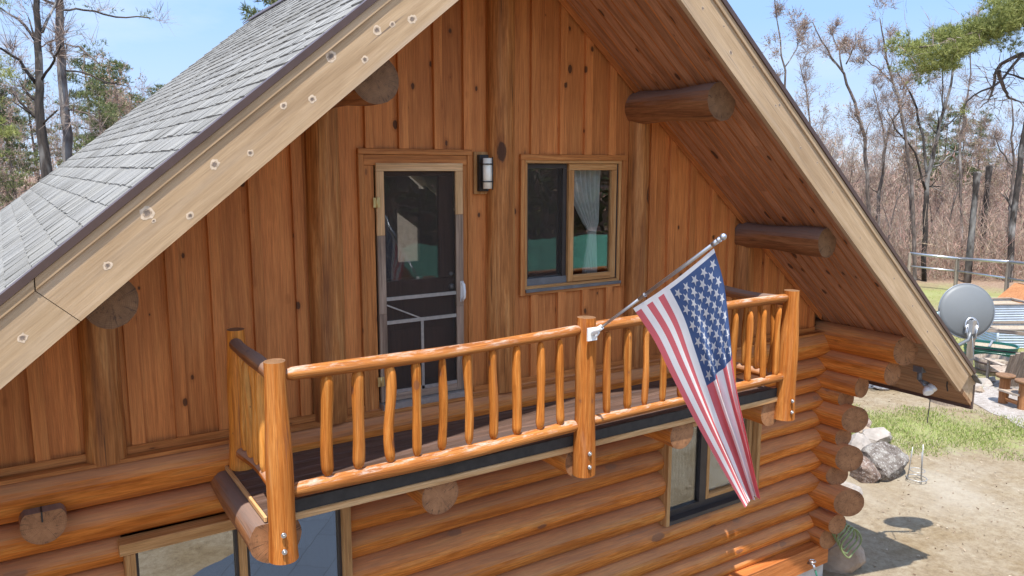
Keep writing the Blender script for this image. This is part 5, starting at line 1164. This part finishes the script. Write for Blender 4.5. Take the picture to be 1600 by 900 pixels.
# needle sprays on the limbs of the left pine and green boughs at the left edge
cl = []
for x, y, r_, k in ((235, 22, .16, 4), (215, 24, .1, 2), (175, 20, .1, 3), (148, 8, .12, 4), (120, 5, .12, 3), (195, 30, .08, 2), (160, 85, .14, 5), (150, 70, .12, 4), (175, 180, .2, 8), (160, 165, .2, 6), (130, 150, .16, 4), (120, 50, .1, 3), (140, 120, .12, 3)):
    for _ in range(k): cl.append((atd(x+random.uniform(-12, 12), y+random.uniform(-7, 7), 16.5+random.uniform(-.5, .5)), r_*random.uniform(.6, 1)))
P0, P1 = needles(cl, 78, .5, per=7, ln=.09, dens=.9)
lp = bpy.data.objects['pine_tree.002'] if 'pine_tree.002' in bpy.data.objects else None
for o in bpy.data.objects:
    if o.get('label', '').startswith('straight grey pine'): lp = o
strips_mesh('foliage', P0, P1, np.full(len(P0), .009), rng.random(len(P0)), [M['needle_dark']], None, lp, org=tuple(lp.location))
cl = []; lo = atd(-60, 250, 12.5); loc = (float(lo[0]), float(lo[1]), G)
for x, y, r_, k in ((5, 120, .2, 7), (-15, 100, .25, 5), (12, 205, .2, 10), (30, 212, .12, 5), (-5, 195, .2, 5), (0, 245, .12, 4), (0, 5, .15, 5), (-20, 150, .25, 4)):
    for _ in range(k): cl.append((atd(x+random.uniform(-10, 10), y+random.uniform(-6, 6), 12.5+random.uniform(-.5, .5)), r_*random.uniform(.5, 1)))
P0, P1 = needles(cl, 79, .5, per=8, ln=.08, dens=1.2)
le = thing('pine_tree', 'light green pine boughs reaching in at the far left edge', 'tree', loc); mb = MB(); mb.tube([np.array([lo[0], lo[1], z]) for z in np.linspace(G, 5, 6)], np.linspace(.16, .07, 6))
for y in (120, 200, 245, 10): mb.tube([np.array([lo[0], lo[1], atd(-60, y-20, 12.5)[2]]), atd(0, y, 12.5)], [.03, .008], n=6)
mb.build('trunk', M['bark_pine'], le, org=loc); strips_mesh('foliage', P0, P1, np.full(len(P0), .008), rng.random(len(P0)), [M['needle']], None, le, org=loc)

# underbrush and the far-off wood as masses
def brushmass(name, n, pxr, dr, hr, wr, seed, bias=1.):
    r = np.random.default_rng(seed); px = r.uniform(*pxr, n); d = dr[0]+(dr[1]-dr[0])*r.random(n)**bias
    base = CAM+FW*d[:, None]+RT*((px-800)/F*d)[:, None]; base[:, 2] = G+np.maximum(0, np.hypot(base[:, 0]-2, base[:, 1])-40)*.012
    h = hr[0]+(hr[1]-hr[0])*r.random(n)**2.2
    clump = .5+.5*np.sin(px*.021+d*.35)*np.cos(px*.047-d*.21); h *= .55+.6*clump
    base[:, 2] += r.random(n)*h*.75
    dv = r.normal(size=(n, 3))*np.array([.42, .42, .3])+np.array([0, 0, .62]); dv /= np.linalg.norm(dv, axis=1, keepdims=True)
    L = r.uniform(.2, 1.0, n)*np.minimum(h, 2.2)*.5
    o = strips_mesh(name, base, base+dv*L[:, None], r.uniform(*wr, n), r.random(n), [M['brush']]); return o
tag(brushmass('underbrush', 150000, (1150, 1700), (37, 64), (.6, 5.2), (.008, .026), 5), kind='stuff', label='tangled tan and pink underbrush at the edge of the right woods', cat='underbrush')
tag(brushmass('underbrush', 80000, (-120, 420), (20, 48), (.6, 6.0), (.007, .02), 6), kind='stuff', label='brown and rust coloured brush behind the left roof slope', cat='underbrush')
tag(brushmass('distant_woods', 100000, (1050, 1750), (58, 105), (2, 10.5), (.03, .08), 7), kind='stuff', label='far-off leafless wood closing the view at right', cat='woods')
tag(brushmass('distant_woods', 40000, (-200, 500), (50, 100), (2, 11), (.04, .11), 8), kind='stuff', label='far-off leafless wood closing the view at left', cat='woods')
# grass and litter
_n = 60000; _r = np.random.default_rng(17); _b = np.stack([_r.uniform(-30, 150, _n), -_r.uniform(0, 40, _n)-34, np.full(_n, G)], 1); _b[:, 1] -= np.abs(_b[:, 0]-10)*.3; _h = _r.random(_n)**1.3*11; _b[:, 2] += _h
_d = _r.normal(size=(_n, 3))*np.array([.8, .8, .5])+np.array([0, 0, .5]); _d /= np.linalg.norm(_d, axis=1, keepdims=True)
tag(strips_mesh('distant_woods', _b, _b+_d*1.8, _r.uniform(.1, .5, _n), _r.random(_n), [M['needle_dark'], M['brush']], (_r.random(_n) < .5).astype(int)), kind='stuff', label='mixed woods far across the yard in front of the house', cat='woods')
def blades(name, n, f, ln, wd, seed, mat):
    r = np.random.default_rng(seed); P = f(r, n); n = len(P); d = r.normal(size=(n, 3))*np.array([.5, .5, .15])+np.array([0, 0, ln[2]]); d /= np.linalg.norm(d, axis=1, keepdims=True)
    return strips_mesh(name, P, P+d*r.uniform(ln[0], ln[1], n)[:, None], r.uniform(wd*.6, wd*1.4, n), r.random(n), [M[mat]])
def lawn(r, n):
    out = []
    for cx, cy, rx, ry, an, m_ in ((11.9, 2.35, 4.2, 1.55, -.75, n*.6), (19.5, 5.5, 4.5, 3.4, 0, n*.25), (28, 9, 9, 4, -.7, n*.15)):
        m_ = int(m_); a = r.random(m_)*6.283; q = np.sqrt(r.random(m_))*1.05; x = np.cos(a)*q*rx; y = np.sin(a)*q*ry; X = cx+x*math.cos(an)-y*math.sin(an); Y = cy+x*math.sin(an)+y*math.cos(an)
        keep = (np.sin(X*2.3+Y*1.1)*np.cos(Y*3.1-X*1.7)+r.normal(size=m_)*.5 > -.25+(q-.5)); out.append(np.stack([X, Y, np.full(m_, G+.0)], 1)[keep])
    return np.concatenate(out)
tag(blades('grass', 42000, lawn, (.03, .09, .8), .012, 9, 'grass'), kind='stuff', label='short spring grass in patches on the right yard', cat='grass')
def yard(r, n): return np.stack([r.uniform(5.5, 26, n), r.uniform(-3, 10, n), np.full(n, G+.01)], 1)
tag(blades('leaf_litter', 4500, yard, (.02, .05, .1), .018, 10, 'litter'), kind='stuff', label='scattered dead leaves and twigs on the bare dirt', cat='leaf litter')
